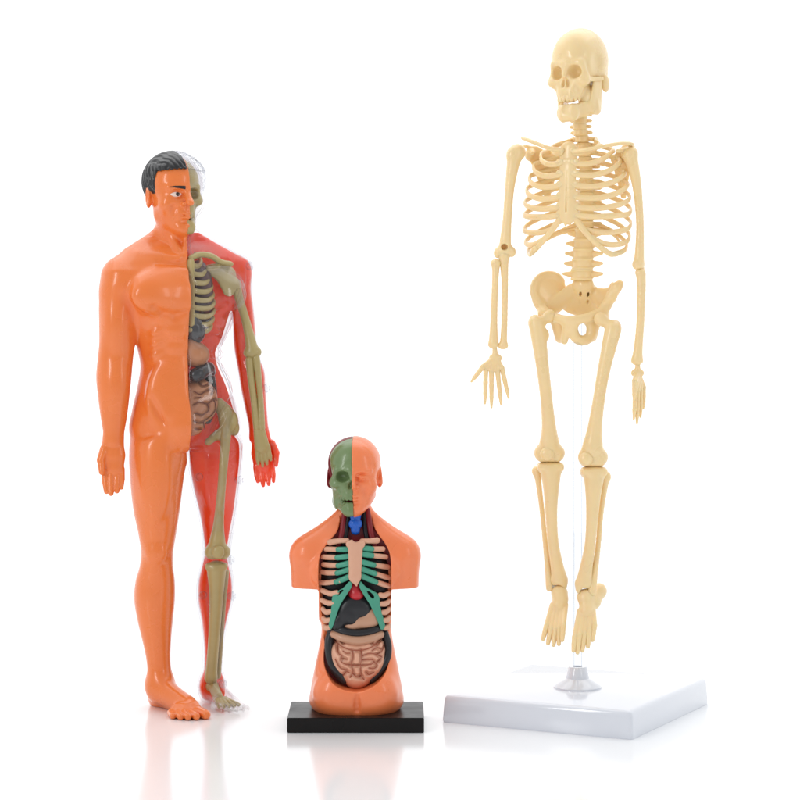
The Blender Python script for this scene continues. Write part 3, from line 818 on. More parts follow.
# ================================================================== half-open torso on a black plinth
if 'torso' in ONLY:
    T = Fig(355, FOC + 48, 'torso_model', 'small orange anatomical torso with open chest, half green skull head, standing on a black base', 'torso model')
    R = T.root; q = T.q
    SKIN = plastic('torso_skin', (.84, .215, .075), rough=.3, var=.05, sss=.12, srad=(1, .35, .15), sscale=.002, coat=.25, bump=.05, bscale=300)
    BLK = plastic('black_base', (.012, .011, .011), rough=.3, var=.2, spec=.12)
    RED = plastic('cavity_red', (.20, .009, .014), rough=.38, var=.25, spec=.35)
    GRN = plastic('skull_green', (.145, .215, .085), rough=.32, var=.08, coat=.3)
    RIB = plastic('rib_cream', (.66, .36, .24), rough=.38, var=.06, sss=.1, sscale=.001)
    TEAL = plastic('cartilage_teal', (.055, .30, .20), rough=.36, var=.12)
    LUNG = plastic('lung_black', (.010, .008, .010), rough=.4, var=.3, spec=.25, bump=.3, bscale=900)
    LIVER = plastic('liver_grey', (.018, .018, .021), rough=.3, var=.25, spec=.4)
    BLUE = plastic('larynx_blue', (.01, .11, .55), rough=.3, var=.1)
    HEART = plastic('heart_red', (.50, .02, .03), rough=.3, var=.12)
    GUT = plastic('gut_beige', (.70, .37, .245), rough=.34, var=.06, sss=.1, sscale=.001, coat=.15)
    STOM = plastic('stomach_beige', (.50, .27, .17), rough=.32, var=.08, coat=.2)
    vg = T.vg
    vb = vg - 14.6
    # plinth
    bm = bmesh.new()
    bmesh.ops.create_cube(bm, size=1)
    for v in bm.verts:
        v.co = ((v.co.x * 137 + (356.5 - 355)) * S, (v.co.y * 94 - 1) * S, (v.co.z + .5) * 15 * S)
    bmesh.ops.bevel(bm, geom=list(bm.edges), offset=.7 * S, segments=2, affect='EDGES')
    me = bpy.data.meshes.new('base'); bm.to_mesh(me); bm.free()
    obj('base', me, BLK, R)

    # body
    H = .8
    B = Vol((280, -48, -(vg - 8)), (432, 52, -426), H)
    B.add(loft([(507, 339, 371, 8, 15), (516, 338.5, 372, 7, 16), (526, 333, 378, 6, 18), (536, 322, 389, 4, 22), (548, 316, 395, 2, 27), (562, 314.5, 394.5, 0, 31), (584, 315.5, 393, 0, 32),
                (607, 319, 391.5, 1, 29), (631, 321.5, 391.5, 1, 27), (652, 318, 395, 1, 28), (672, 314, 399, 1, 31), (690, 311.5, 402, 1, 34), (705, 311.5, 402, 1, 34), (vb + 1, 315, 398, 1, 32)], cap=5, fig=T))
    for s, u0, u1 in ((-1, 309, 291.0), (1, 402, 420)):
        B.add(cone(q(308.5 if s < 0 else 401.5, 558, 2), q(310 if s < 0 else 400, 602, 2), 18, 18), 12)
        B.add(cone(q(355 + s * 20, 540, 4), q(355 + s * 46, 552, 2), 17, 17), 14)
        B.add(cone(q(355 + s * 16, 520, 6), q(355 + s * 40, 540, 4), 8, 8), 14)
    B.clip(lambda X, Y, Z: np.where((np.abs(X - 355) > 36.5) & (Z > -625), (-Z - 587.0), -50.) + 0 * Y, 1.5)   # arm stumps end flat
    for s in (-1, 1):
        B.add(ell(q(355 + s * 24, 572, -20), (19, 9, 16)), 16)
        B.add(ell(q(355 + s * 20, 693, -22), (20, 15, 19)), 22)
        B.add(ell(q(355 + s * 21, 698, 20), (21, 16, 20)), 26)
    cr = [np.array([q(357, v, -36)[0], B.front(q(357, v, -36)[0], -q(357, v, -36)[2]) + .2, q(357, v, -36)[2]]) for v in (696, 701, 706, 711)]
    for i in range(3): B.sub(cone(cr[i], cr[i + 1], .4 + i * .3, .7 + i * .3), 7)
    full = B.copy()
    # the opening
    out_ = smooth_outline([(341, 508), (340, 522), (337, 533), (327, 545), (320, 557), (318.6, 577), (319.6, 592), (321.6, 610), (323.2, 630), (324.6, 645), (324, 662), (327.6, 673), (337, 684), (356, 689.5),
                           (373, 684), (384, 674), (389, 661), (389.8, 645), (389.8, 630), (389.6, 610), (390.4, 592), (391, 577), (390, 557), (385, 545), (376, 533), (371.5, 522), (370, 508)], 5)
    reg = rounded_poly([q(p[0], p[1], -22)[[0, 2]] * np.array([1, -1]) for p in out_])
    def cut(X, Y, Z):
        return np.maximum(reg(X[:, :, :] + 0 * Z, Z + 0 * X), Y + 3.0 + 9.0 * ((X - 355) / 38) ** 2 * np.clip((-Z - 545) / 25, 0, 1))
    B.sub((cut, np.array([305, -48, -695.]), np.array([405, 6, -503.])), 1.6)
    # head: right half of the picture in skin
    HS, SX, hx = .83, 1.13, q(355.2, 514.5, -1)
    HM = rot('z', -3) @ rot('y', -1.5)
    Hd = Vol((318, -46, -522), (396, 46, -428), .62)
    for p, k, sgn in head_prims():
        pm = moved(p, HM, hx, HS, SX)
        (Hd.add if sgn > 0 else Hd.sub)(pm, k * HS)
    mid = lambda X, Y, Z: (X - hx[0]) * HM[0, 0] + (Y - hx[1]) * HM[1, 0] + (Z - hx[2]) * HM[2, 0]
    Bn = B
    Bn.add(cone(q(355, 504, 10), q(355, 520, 8), 15, 17), 5)
    Bn.sub((cut, np.array([305, -48, -695.]), np.array([405, 6, -503.])), 1.2)
    Hs = Hd.copy().clip(lambda X, Y, Z: -mid(X, Y, Z) - .1, .8)
    body = netobj(T, 'body', SKIN, R, Bn)
    netobj(T, 'face_half', SKIN, R, Hs, 'orange skin half of the face with closed eye and ear')
    # green half skull
    Sk = skull_vol(.7)
    P, F = None, None
    Sk.add(ell((-14, -9, 30), (8.5, 14, 17)), 8)
    Sv = Sk.copy().clip(lambda X, Y, Z: X - .2 + 0 * Y + 0 * Z, .6)
    xfh = lambda Pn: (Pn * np.array([1.12, 1.0, .99])) @ HM.T * (HS * .985) + hx + np.array([0, 0, 1.0])
    netobj(T, 'skull_half', GRN, R, Sv, 'green half skull', xf=xfh)
    # inside of the cut head: dark red wall behind the skull half, with a pale rim
    In = Hd.copy(); In.D = In.D + .5
    In.clip(lambda X, Y, Z: mid(X, Y, Z) + .6).clip(lambda X, Y, Z: -(Y - hx[1]) - 5 + 0 * X + 0 * Z)
    netobj(T, 'head_lining', RED, R, In)

    # lining of the cavity
    Lv = full.copy(); Lv.D = Lv.D + 3.0
    Lv.clip(lambda X, Y, Z: reg(X + 0 * Z, Z + 0 * X) - 3.0 + 0 * Y).clip(lambda X, Y, Z: -Y - 9 + 0 * X + 0 * Z, 3)
    netobj(T, 'cavity_lining', RED, R, Lv)
    Wf = lambda u, v: full.front(u, v)          # front of the uncut body
    # neck muscles and vessels
    for x0, x1, r in ((345, 342, 2.6), (349.5, 346, 2.2), (363.5, 366, 2.2), (367.5, 371, 2.6)):
        tube_obj(T, 'neck_muscle', RED if r > 2.4 else LUNG, R, [q(x0, 510, -6), q((x0 + x1) / 2, 522, -9), q(x1, 534, -12), q(x1 + (x1 - 356) * .25, 545, -15)], [r, r * 1.1, r * 1.1, r], n=6)
    a = [ell(q(355.5, 516.5, -11), (5.5, 4, 5)), ell(q(351.5, 512.5, -11), (2.2, 3, 3.2)), ell(q(359.5, 512.5, -11), (2.2, 3, 3.2)), ell(q(355.5, 524, -12), (6.8, 4.5, 6)), ell(q(355.5, 530.5, -12), (4.5, 4, 4.5))]
    solid(T, 'larynx', BLUE, R, a, [cone(q(350, 519, -16), q(355.5, 523, -17.5), .9), cone(q(361, 519, -16), q(355.5, 523, -17.5), .9), cone(q(351, 526, -16), q(355.5, 529, -17.5), .8), cone(q(360, 526, -16), q(355.5, 529, -17.5), .8)], k=2, ks=1, h=.5)
    # lungs
    for s in (-1, 1):
        a = [ell(q(355 + s * 17, 578, -5), (18, 13, 36)), ell(q(355 + s * 18, 604, -5), (15, 12, 22))]
        solid(T, 'lung', LUNG, R, a, k=6, h=.9)
    # rib cage
    wr = lambda u, v: -27.5 + ((u - 355) / 38) ** 2 * 15 + max(0, (560 - v)) * .18
    LR = {'l': [[(355 - 8, 540.5), (338, 541), (328.5, 542.5)], [(347, 549.5), (338, 549.5), (324.5, 549)], [(348, 556.5), (337, 557.5), (321.5, 557)], [(349, 563), (338, 565.5), (322, 564.5)],
                [(349.5, 569), (337, 573), (320.5, 572)], [(350, 576), (336, 582), (318, 582.5)], [(337, 592.5), (330, 593.5), (318.5, 589.5)], [(334, 603), (328, 603), (320, 600)],
                [(331, 611.5), (326, 612), (321.5, 609)], [(330, 620), (326, 620.5), (322, 618.5)], [(329.5, 627.5), (326, 628), (323, 626.5)]],
          'r': [[(362, 541), (370, 541), (378.5, 540.5)], [(362, 548), (372, 549), (384.5, 549)], [(362, 554), (372, 555.5), (387.5, 557)], [(362, 562), (374, 565), (389.5, 567)],
                [(362, 569), (375, 573.5), (390.5, 578)], [(362, 576), (376, 582), (390.5, 586)], [(380, 595), (384, 595.5), (390, 593.5)], [(381, 604), (386, 603.5), (390.5, 601)],
                [(382.5, 612.5), (386, 612), (390.5, 609)], [(383.5, 620.5), (387, 620), (390.5, 617.5)], [(385, 628), (388, 627.5), (390.5, 626)]]}
    for sd in 'lr':
        for i, (i0, i1, i2) in enumerate(LR[sd]):
            P3 = [q(u + (.9 if u < 355 else -.9) * (j == 2) * 1.6, v, wr(u, v) + (0 if j < 2 else 1.0)) for j, (u, v) in enumerate((i0, i1, i2))]
            if 1 <= i <= 5:
                t = .5
                sp = spline(P3, 12); n_ = len(sp); c = int(n_ * .47)
                r = 2.6
                tube_obj(T, 'rib', RIB, R, [sp[c - 2], sp[(c + n_) // 2], sp[-1]], [2.4, 2.7, 2.6], ry=2.1, up=(0, 0, 1))
                tube_obj(T, 'cartilage', TEAL, R, [sp[0] + np.array([0, .3, 0]), sp[c // 2] + np.array([0, -.1, 0]), sp[c + 1] + np.array([0, -.1, 0])], [2.9, 2.9, 2.7], ry=2.3)
            elif i == 0:
                tube_obj(T, 'clavicle', RIB, R, P3, [2.5, 2.6, 3.2], ry=2.6)
            else:
                tube_obj(T, 'rib', RIB, R, P3, [2.6, 2.9, 2.6], ry=2.2)
    a = [cone(q(355.5, 546, -27), q(355, 577, -30), 7.4, 6.0, ((0, 1, 0), .38)), cone(q(349, 544, -26.5), q(362, 544, -26.5), 3.2, 3.2, ((0, 1, 0), .7)), cone(q(355, 577, -30), q(356.5, 585.5, -30), 5.4, 1.0, ((0, 1, 0), .4))]
    solid(T, 'sternum', RIB, R, a, [ell(q(356, 539.5, -28), (3, 8, 2.6))], k=4, h=.5)
    def plate(name, mat, pts, w, th, holes=(), bow=0.0, label=None):
        """curved plate that follows the chest: an outline with real thickness"""
        sm = smooth_outline(pts, 4)
        Q = np.array([[q(p[0], p[1], w)[0], -q(p[0], p[1], w)[2]] for p in sm])
        rg = rounded_poly(Q); hs = [rounded_poly(np.array([[q(p[0], p[1], w)[0], -q(p[0], p[1], w)[2]] for p in smooth_outline(h_, 3)])) for h_ in holes]
        V = Vol((Q[:, 0].min() - 4, w - 8, -Q[:, 1].max() - 4), (Q[:, 0].max() + 4, w + 12, -Q[:, 1].min() + 4), .5)
        def f(X, Y, Z):
            c = w + bow * ((X - 355) / 38) ** 2
            d2 = rg(X + 0 * Z, Z + 0 * X)
            for h_ in hs: d2 = np.maximum(d2, -h_(X + 0 * Z, Z + 0 * X))
            d3 = np.abs(Y - c) - th
            hh = np.maximum(1.5 - np.abs(d2 - d3), 0) / 1.5
            return np.maximum(d2, d3) + hh ** 3 * .25
        V.D = f(*V.grid()).astype(f4)
        return netobj(T, name, mat, R, V, label)
    plate('cartilage', TEAL, [(350, 581), (352, 586), (346, 596), (341, 604), (337, 614), (334, 624), (331, 630), (328.5, 627), (330, 616), (331.5, 606), (332, 598), (335, 593), (343, 588)], -27, 1.8, [[(343.5, 590.5), (340, 594), (338, 596), (338.5, 593), (341.5, 590)]], 13)
    plate('cartilage', TEAL, [(360.5, 581), (359.5, 587), (365, 597), (370, 605), (374, 614), (378, 623), (381, 630.5), (385, 628), (383, 618), (380, 606), (379.5, 598), (376, 593), (366, 587)], -27, 1.8, [[(367, 591.5), (370, 592), (374, 596.5), (373, 599), (369.5, 596)]], 13)
    solid(T, 'heart', HEART, R, [ell(q(356.5, 594, -20), (7.5, 7, 6.5)), ell(q(354, 588, -18), (7, 7, 7))], k=4, h=.6)
    solid(T, 'liver', LIVER, R, [ell(q(352, 606, -16), (16, 10, 12)), ell(q(346.5, 614, -18), (11, 8, 11)), ell(q(338, 622, -18), (7, 7, 9)), ell(q(360, 608, -18), (13, 8, 11)), ell(q(352, 617, -20), (7, 6, 8))], [cone(q(344, 612, -28), q(341, 628, -27), 1.0)], k=5, ks=2, h=.7)
    solid(T, 'stomach', STOM, R, [ell(q(363, 621, -17), (17, 8, 7.5)), ell(q(371, 615, -16), (10, 8, 9)), ell(q(352, 625.5, -16), (9, 7, 4.5))], k=5, h=.7)
    tube_obj(T, 'colon', LIVER, R, [q(331, 631, -12), q(338, 629.5, -18), q(346, 632, -21), q(357, 633.5, -22), q(368, 632, -21), q(377, 629, -18), q(384, 627, -13)], [4.5, 4.6, 4.4, 4.2, 4.2, 4.2, 4], ry=4, n=10)
    tube_obj(T, 'colon', LIVER, R, [q(333, 629, -11), q(329.5, 640, -13), q(329.5, 652, -15), q(332.5, 664, -17), q(338, 672.5, -18), q(343.5, 680, -17)], [4.4, 4.6, 4.6, 5.0, 5.4, 4.6], up=(0, 1, 0), n=10)
    tube_obj(T, 'colon', LIVER, R, [q(385, 633, -11), q(388, 645, -12), q(387, 658, -13), q(381, 670, -15), q(372, 680, -16)], [3.6, 3.8, 3.8, 3.6, 3], up=(0, 1, 0), n=8)
    tube_obj(T, 'duodenum', STOM, R, [q(334.5, 634, -17), q(343, 638, -22), q(356, 640.5, -24.5), q(369, 639, -22.5), q(380, 634.5, -17)], [4.2, 4.2, 4.4, 4.4, 4.2], ry=5, n=10)
    # bowel: one lobed mass with winding grooves
    cx, cw, cv = 357.5, -10, 661
    a = [ell(q(357, 660, -10), (28.5, 19, 23)), ell(q(347, 652, -11), (17, 16, 15)), ell(q(372, 648, -11), (13.5, 15, 13)), ell(q(357, 675, -10), (15, 16, 13.5))]
    V = Vol(*bounds(a, 4), .55)
    for p in a: V.add(p, 6)
    grooves = [[(333, 642), (340, 646), (349, 649.5), (358, 650.5), (366, 649.5), (374, 646), (381, 641)], [(361, 650), (361.5, 658), (360.5, 666), (361.5, 676), (364, 680)], [(352, 650), (353, 657), (351, 664), (353, 671), (350, 678)],
               [(337, 646), (338, 653), (342, 656), (341, 661), (345, 664), (352, 665), (361, 665), (371, 664.5), (374, 662)], [(335, 660), (340, 668), (347, 670)], [(343, 651), (346, 653), (350, 653)], [(342, 659), (347, 659)],
               [(362, 656), (370, 653.5), (377, 655), (382, 658.5)], [(372, 651), (377, 648), (381, 650)], [(377, 655), (382, 652), (384.5, 646)], [(369, 640), (373, 644), (378, 646)], [(374, 662), (377, 666), (374, 669), (369, 668)],
               [(362, 660), (367, 659.5), (373, 660)], [(366, 672), (369, 675), (374, 673)], [(381, 660), (377, 663)], [(343, 676), (346, 672), (349, 673)], [(340, 640.5), (344, 644)], [(353, 674), (357, 677), (361, 676)]]
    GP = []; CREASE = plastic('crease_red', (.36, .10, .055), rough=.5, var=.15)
    for gpts in grooves:
        pp = []
        for u, v in gpts:
            p0 = q(u, v, -26); pp.append(np.array([p0[0], V.front(p0[0], -p0[2]) - .3, p0[2]]))
        pp = spline(pp, 4)
        for i in range(len(pp) - 1):
            V.sub(cone(pp[i], pp[i + 1], 1.0), 3.6)
        GP.append(pp)
    gut = netobj(T, 'intestine', GUT, R, V)
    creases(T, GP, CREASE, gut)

# ================================================================== standing figure, half skin, half clear shell over the inside
if 'man' in ONLY:
    A_ = Fig(178, FOC + 145, 'anatomy_figure', 'standing male anatomy figure, half orange skin, half clear shell over red muscle', 'anatomy figure')
    R = A_.root; q = A_.q
    SKN = plastic('figure_skin', (.80, .195, .038), rough=.27, var=.04, sss=.1, srad=(1, .4, .1), sscale=.002, coat=.35, bump=.03, bscale=120)
    HAIRM = plastic('hair_black', (.012, .0125, .014), rough=.32, var=.3, coat=.15)
    INK = plastic('ink_black', (.006, .006, .007), rough=.35, var=.2)
    EYEW = plastic('eye_white', (.78, .62, .55), rough=.3, var=.03)
    CLEAR = clear_plastic('clear_shell', tint=(.985, .983, .985), rough=.025, bump=.22, bscale=110, edge=26)
    CLRH = clear_plastic('clear_hair', tint=(.95, .952, .96), rough=.04, bump=.9, bscale=330, edge=16)
    MUSC = plastic('muscle_red', (1.0, .085, .012), rough=.3, var=.05, sss=.85, srad=(1, .06, .02), sscale=.012, coat=.3)
    OLV = plastic('bone_olive', (.40, .32, .13), rough=.36, var=.1, coat=.2)
    LNG = plastic('lung_purple', (.10, .05, .055), rough=.35, var=.25)
    DRK = plastic('organ_black', (.022, .022, .026), rough=.25, var=.3, coat=.4)
    BRN = plastic('organ_brown', (.44, .19, .09), rough=.33, var=.12, coat=.2)
    vg = A_.vg
    PHI = 22.0
    H = .85
    B = Vol((86, -88, -(vg - 0.0)), (292, 78, -146), H)
    # trunk
    B.add(loft([(240, 150, 206, 4, 15), (248, 138, 221, 2, 21), (257, 128, 232, 0, 26), (268, 122, 239, -1, 31), (282, 121, 241, -2, 35), (300, 125, 237, -3, 37), (320, 130, 232, -2, 35),
                (340, 136, 225, 0, 32), (352, 139, 219.5, 0, 30), (364, 141, 221, 0, 29.5), (386, 138.5, 230, 0, 31), (409, 133.5, 236.5, 1, 33), (430, 131, 239.5, 2, 35), (447, 140, 231, 3, 33)], phi=PHI, cap=18, n=2.0, fig=A_), 0)
    # neck
    B.add(cone(q(174, 212, 4), q(177, 252, 4), 16.5, 19), 6)
    for s in (-1, 1):
        B.add(cone(q(176 + s * 10, 232, 8), q(178 + s * 44, 258, s * 14 + 4), 9, 12), 14)
        B.add(cone(q(174 + s * 12, 218, -2), q(184 + s * 3, 256, -25), 4.2, 3.6), 6)     # neck cords
        B.add(cone(q(184 + s * 6, 259, -25 + s * 3), q(181 + s * 42, 256, -6 + s * 16), 3.2, 4.0), 7)   # collar bones
    # arms
    B.add(loft([(276, 108, 140, -23, 15), (288, 101.5, 138, -24, 18), (305, 99, 137, -25, 18), (322, 99, 136.5, -26, 17), (345, 99, 134.5, -26, 16), (360, 97.5, 133, -26, 15.5),
                (377, 96.2, 131.5, -27, 16), (395, 97.8, 129.5, -28, 15), (416, 100.5, 127, -30, 12), (434, 103.2, 124, -31, 9.5), (446, 103.8, 122.5, -32, 8.5)], cap=6, fig=A_), 12)
    B.add(ell(q(122, 280.5, -22), (19.5, 22, 20)), 20)
    B.add(loft([(262, 226, 247, 24, 13), (272, 228, 250.5, 25, 16), (286, 231, 252.5, 26, 18), (305, 231, 255, 27, 17), (330, 231, 257.5, 27, 16), (347, 232, 258.5, 27, 15), (357, 233.5, 261, 27, 15),
                (370, 236, 266, 26, 16), (389, 239, 267.5, 25, 15), (409, 243, 269, 24, 12), (428, 247, 270.5, 22, 9.5), (442, 248.5, 271.5, 21, 8.5)], cap=6, fig=A_), 12)
    B.add(ell(q(235, 272, 25), (15.5, 21, 17)), 18)
    # legs
    B.add(loft([(436, 130, 187, -10, 32), (458, 129, 186.5, -11, 31), (477, 130, 184, -12, 29), (513, 134, 179.5, -14, 25), (535, 138.7, 176, -15, 21), (553, 141.2, 173.2, -15, 18.5), (565, 140, 173, -13, 18),
                (580, 135.8, 174.7, -8, 20), (597, 134.2, 175, -6, 21.5), (622, 138, 172.7, -6, 18), (640, 142.3, 171.2, -6, 14.5), (656, 145.8, 170.5, -6, 12.5), (669, 147.5, 171, -6, 12), (684, 148.5, 173, -5, 13), (700, 150, 176, -4, 13)], cap=14, fig=A_), 13)
    B.add(loft([(436, 187, 243, 14, 32), (461, 187.5, 243, 13, 31), (487, 191.5, 240.5, 12, 28), (514, 198, 237, 11, 24), (537, 201.5, 233, 10, 20), (554, 202.5, 231, 10, 18), (566, 200, 232, 12, 18),
                (580, 196.8, 234, 16, 20), (597, 196, 234, 18, 21), (622, 200, 228.5, 18, 17), (640, 201.8, 225, 18, 14), (656, 202.5, 223.5, 18, 12.5), (669, 202, 223, 18, 12), (684, 200.5, 225, 18, 12.5), (700, 200, 228, 19, 12)], cap=14, fig=A_), 13)
    B.add(cone(q(141, 257, -8), q(119, 271, -20), 10, 13), 14)
    B.add(cone(q(214, 257, 12), q(238, 269, 24), 9, 11), 14)
    # chest, belly, groin relief (positions on the turned front)
    cs, sn = math.cos(math.radians(PHI)), math.sin(math.radians(PHI))
    RT = rot('z', PHI)
    def on(l, v, d=0.0, c=180.0):
        """point on the trunk's front: l sideways from the midline, d outward"""
        u = c + 12.5 + l * cs
        p = q(u, v, -20)
        w = B.front(p[0], p[2] * -1)
        return np.array([p[0] + d * sn, w - d * cs, p[2]])
    for s in (-1, 1):
        B.add(ell(on(s * 27, 293, -6.5), (30, 11, 20), RT @ rot('y', s * -12)), 20)
        B.add(ell(on(s * 38, 296, -5), (20, 9, 15), RT), 14)
        lo_ = [on(s * l_, v_, .8) for l_, v_ in ((5, 312), (16, 316), (28, 314), (38, 307))]
        for i in range(3): B.sub(cone(lo_[i], lo_[i + 1], 1.5, 1.5), 9)
        B.sub(cone(on(s * 4, 265, .4), on(s * 36, 262, .6), 1.0, 1.2), 8)
        for v_ in (331, 347, 364):
            B.add(ell(on(s * 12, v_, -3.6), (12, 6, 7.5), RT), 9)
        for v_ in (330, 341, 352):
            B.add(ell(on(s * (33 if s < 0 else 24), v_, -3.4), (9, 5, 4), RT @ rot('y', s * 28)), 10)
        B.add(ell(on(s * 20, 396, -7), (24, 10, 36), RT), 16)
        B.sub(cone(on(s * 44, 398, .8), on(s * 20, 434, .8), 1.4, 1.4), 10)
    B.sub(cone(on(0, 276, .4), on(0, 400, .4), .9, .9), 9)
    B.add(ell(on(-2, 424, -7), (20, 15, 20), RT), 22)
    B.add(ell(q(157, 480, -36), (13, 7, 32)), 18); B.add(ell(q(157, 553, -30), (9.5, 6, 9)), 10)
    B.add(ell(q(215, 480, -13), (12, 7, 30)), 18); B.add(ell(q(216, 555, -5), (9, 6, 9)), 10)
    B.add(ell(q(117, 385, -36), (9, 7, 22)), 12); B.add(ell(q(116, 322, -38), (9, 7, 24)), 12)
    # hands: palm with a thumb at its side and four fingers
    def hand_on(pal, r, fingers, thumb, w):
        B.add(cone(pal[0], pal[1], r[0], r[1], ((0, 1, 0), .52)), 6)
        B.add(cone(pal[1], pal[2], r[1], r[2], ((0, 1, 0), .5)), 4)
        for f in fingers:
            B.add(cone(f[0], f[1], f[3], f[3] * .95), 1.2); B.add(cone(f[1], f[2], f[3] * .95, f[3] * .72), .5)
        B.add(cone(thumb[0], thumb[1], 4.6, 4.3), 3); B.add(cone(thumb[1], thumb[2], 4.0, 3.2), 1.0)
    hand_on([q(113, 440, -32), q(112.5, 455, -33), q(112.5, 468, -34)], (9.6, 12.2, 11.4),
            [(q(105, 470, -35), q(105.5, 482, -37), q(106.5, 491.5, -40), 3.7), (q(111, 471, -35), q(111, 484, -38), q(111, 493.5, -41), 3.7), (q(116.8, 471, -34), q(117, 483, -37), q(117, 491, -40), 3.6), (q(121.6, 469, -33), q(121.8, 479, -35), q(121.3, 487.5, -38), 3.2)],
            [q(104.5, 449, -35), q(101, 460, -39), q(102, 472, -42)], -34)
    hand_on([q(260.5, 436, 21), q(263, 453, 20), q(264, 466, 19)], (9.4, 12.0, 11.2),
            [(q(256, 467, 18), q(257, 476, 16), q(258, 481.5, 14), 3.6), (q(261.5, 469, 18), q(262.5, 479, 15), q(263.2, 485.5, 13), 3.7), (q(267.3, 468, 18), q(268.3, 478, 16), q(268.8, 484.5, 13), 3.6), (q(272.3, 466, 19), q(273.4, 475, 17), q(273.6, 481.5, 15), 3.2)],
            [q(271.5, 443, 18), q(276, 453, 15), q(276, 465, 12)], 19)
    # feet
    def foot_on(an, heel, ball, toes, r):
        B.add(cone(heel + np.array([0, 0, -1.0]), ball + np.array([0, 0, -2.5]), 8.5, 8.0), 10)
        B.add(cone(an, heel, r, r * .95), 12)
        B.add(cone(an + np.array([0, -4, -2]), ball, r * 1.0, 8.2), 14)
        B.add(ell(heel, (r * .95, r * 1.05, 9)), 6)
        for a, b, rr in toes:
            B.add(cone(ball * .35 + a * .65 + np.array([0, 0, 2.0]), a, rr * 1.15, rr), 6); B.add(cone(a, b, rr, rr * .85), 1.4)
    G0 = -(vg)
    pt = lambda u, w, z: np.array([u, w, G0 + z])
    foot_on(q(160, 684, -6), pt(160, 10, 8), pt(190, -40, 9.5),
            [(pt(201, -50, 5), pt(211, -66, 4.4), 5.6), (pt(195, -56, 4.4), pt(202.5, -72, 3.8), 4.2), (pt(189, -58, 4.2), pt(194.5, -73, 3.6), 4.0), (pt(182.5, -56, 4), pt(187, -71, 3.4), 3.9), (pt(176, -52, 3.8), pt(179, -66, 3.2), 3.8)], 12)
    foot_on(q(212, 684, 18), pt(209, 32, 8), pt(226, -14, 9.5),
            [(pt(218, -24, 5), pt(222, -41, 4.4), 5.6), (pt(225.5, -27, 4.4), pt(230.5, -42, 3.8), 4.2), (pt(231.5, -26, 4.2), pt(237.5, -39, 3.6), 4.0), (pt(237, -22, 4), pt(243.5, -34, 3.4), 3.9), (pt(241, -16, 3.8), pt(248, -26, 3.2), 3.8)], 11.5)
    # head
    HS, SX, hx = .875, 1.13, q(174.6, 236, 0)
    HM = rot('z', 32) @ rot('y', 0)
    Hv = Vol((132, -46, -244), (216, 46, -146), .6)
    for p, k, sgn in head_prims():
        pm = moved(p, HM, hx, HS, SX)
        (Hv.add if sgn > 0 else Hv.sub)(pm, k * HS)
    for p, k, sgn in head_prims():                # the same head grown into the body
        pm = moved(p, HM, hx, HS, SX)
        (B.add if sgn > 0 else B.sub)(pm, max(k * HS, 2))
    B.add(cone(q(174, 222, 2), q(176, 245, 2), 16.5, 18), 6)
    # the dividing plane: turned 22 degrees through the trunk, 32 through the head
    def mid(X, Y, Z):
        v = -Z
        vv = [0, 234, 246, 258, 440, 452, 465, 500, 560, 640, 720]
        ph = np.radians(np.interp(v, vv, [32, 32, 27, PHI, PHI, 18, 14, 14, 20, 30, 30]).astype(f4))
        u0 = np.interp(v, vv, [hx[0] + 3.4] * 2 + [177.6, 178.6, 178.6, 183.5, 187.2, 187.8, 189, 191.8, 191.8]).astype(f4)
        return (X - u0) * np.cos(ph) + Y * np.sin(ph)
    midh = lambda X, Y, Z: (X - hx[0]) * HM[0, 0] + (Y - hx[1]) * HM[1, 0] + (Z - hx[2]) * HM[2, 0]
    fy = lambda X, Y, Z: -(X - hx[0]) * math.sin(math.radians(32)) + (Y - hx[1]) * math.cos(math.radians(32))     # head depth axis, - is forward

    Bs = B.copy().clip(lambda X, Y, Z: mid(X, Y, Z), .8)
    skin = netobj(A_, 'skin_half', SKN, R, Bs, 'opaque orange skin half')
    # eye, brow, hair on the skin half: pieces laid on the head's own surface
    hp = lambda x, y, z: (np.array([x * SX, y, z]) @ HM.T) * HS + hx
    def hl(X, Y, Z):
        x, y, z = (X - hx[0]) / HS, (Y - hx[1]) / HS, (Z - hx[2]) / HS
        return [(HM[0, i] * x + HM[1, i] * y + HM[2, i] * z) / (SX if i == 0 else 1) for i in range(3)]
    def patch(name, mat, region, t0, t1, parent, smooth=.5):
        V = Hv.copy(); D = V.D
        X, Y, Z = V.grid(); x, y, z = hl(X, Y, Z)
        r = region(x, y, z) * HS
        V.D = np.maximum(np.maximum(D - t1, -(D + t0)), r + 0 * D).astype(f4)
        return netobj(A_, name, mat, parent, V)
    fr = lambda y: np.where(y > -14, 50., -50.)
    def almond(x, y, z):
        xx, zz = x + 10.8, z - 46.6
        return np.maximum(np.sqrt(xx ** 2 + (np.abs(zz) + 6.0) ** 2) - 8.9, fr(y))
    ey = patch('eye', EYEW, almond, 1, .28, R)
    patch('pupil', INK, lambda x, y, z: np.maximum(np.sqrt((x + 10.0) ** 2 + (z - 46.9) ** 2) - 2.4, fr(y)), .2, .55, ey)
    def brow(x, y, z):
        t = np.clip((-2.8 - x) / 16, 0, 1)
        zc = 54.2 + 1.3 * np.sin(t * 2.2) - .6 * t
        return np.maximum(np.maximum(np.abs(z - zc) - (1.9 * (1 - t) ** .7 + .2), np.abs(x + 10.8) - 8.0), fr(y))
    patch('eyebrow', INK, brow, .5, .5, R)
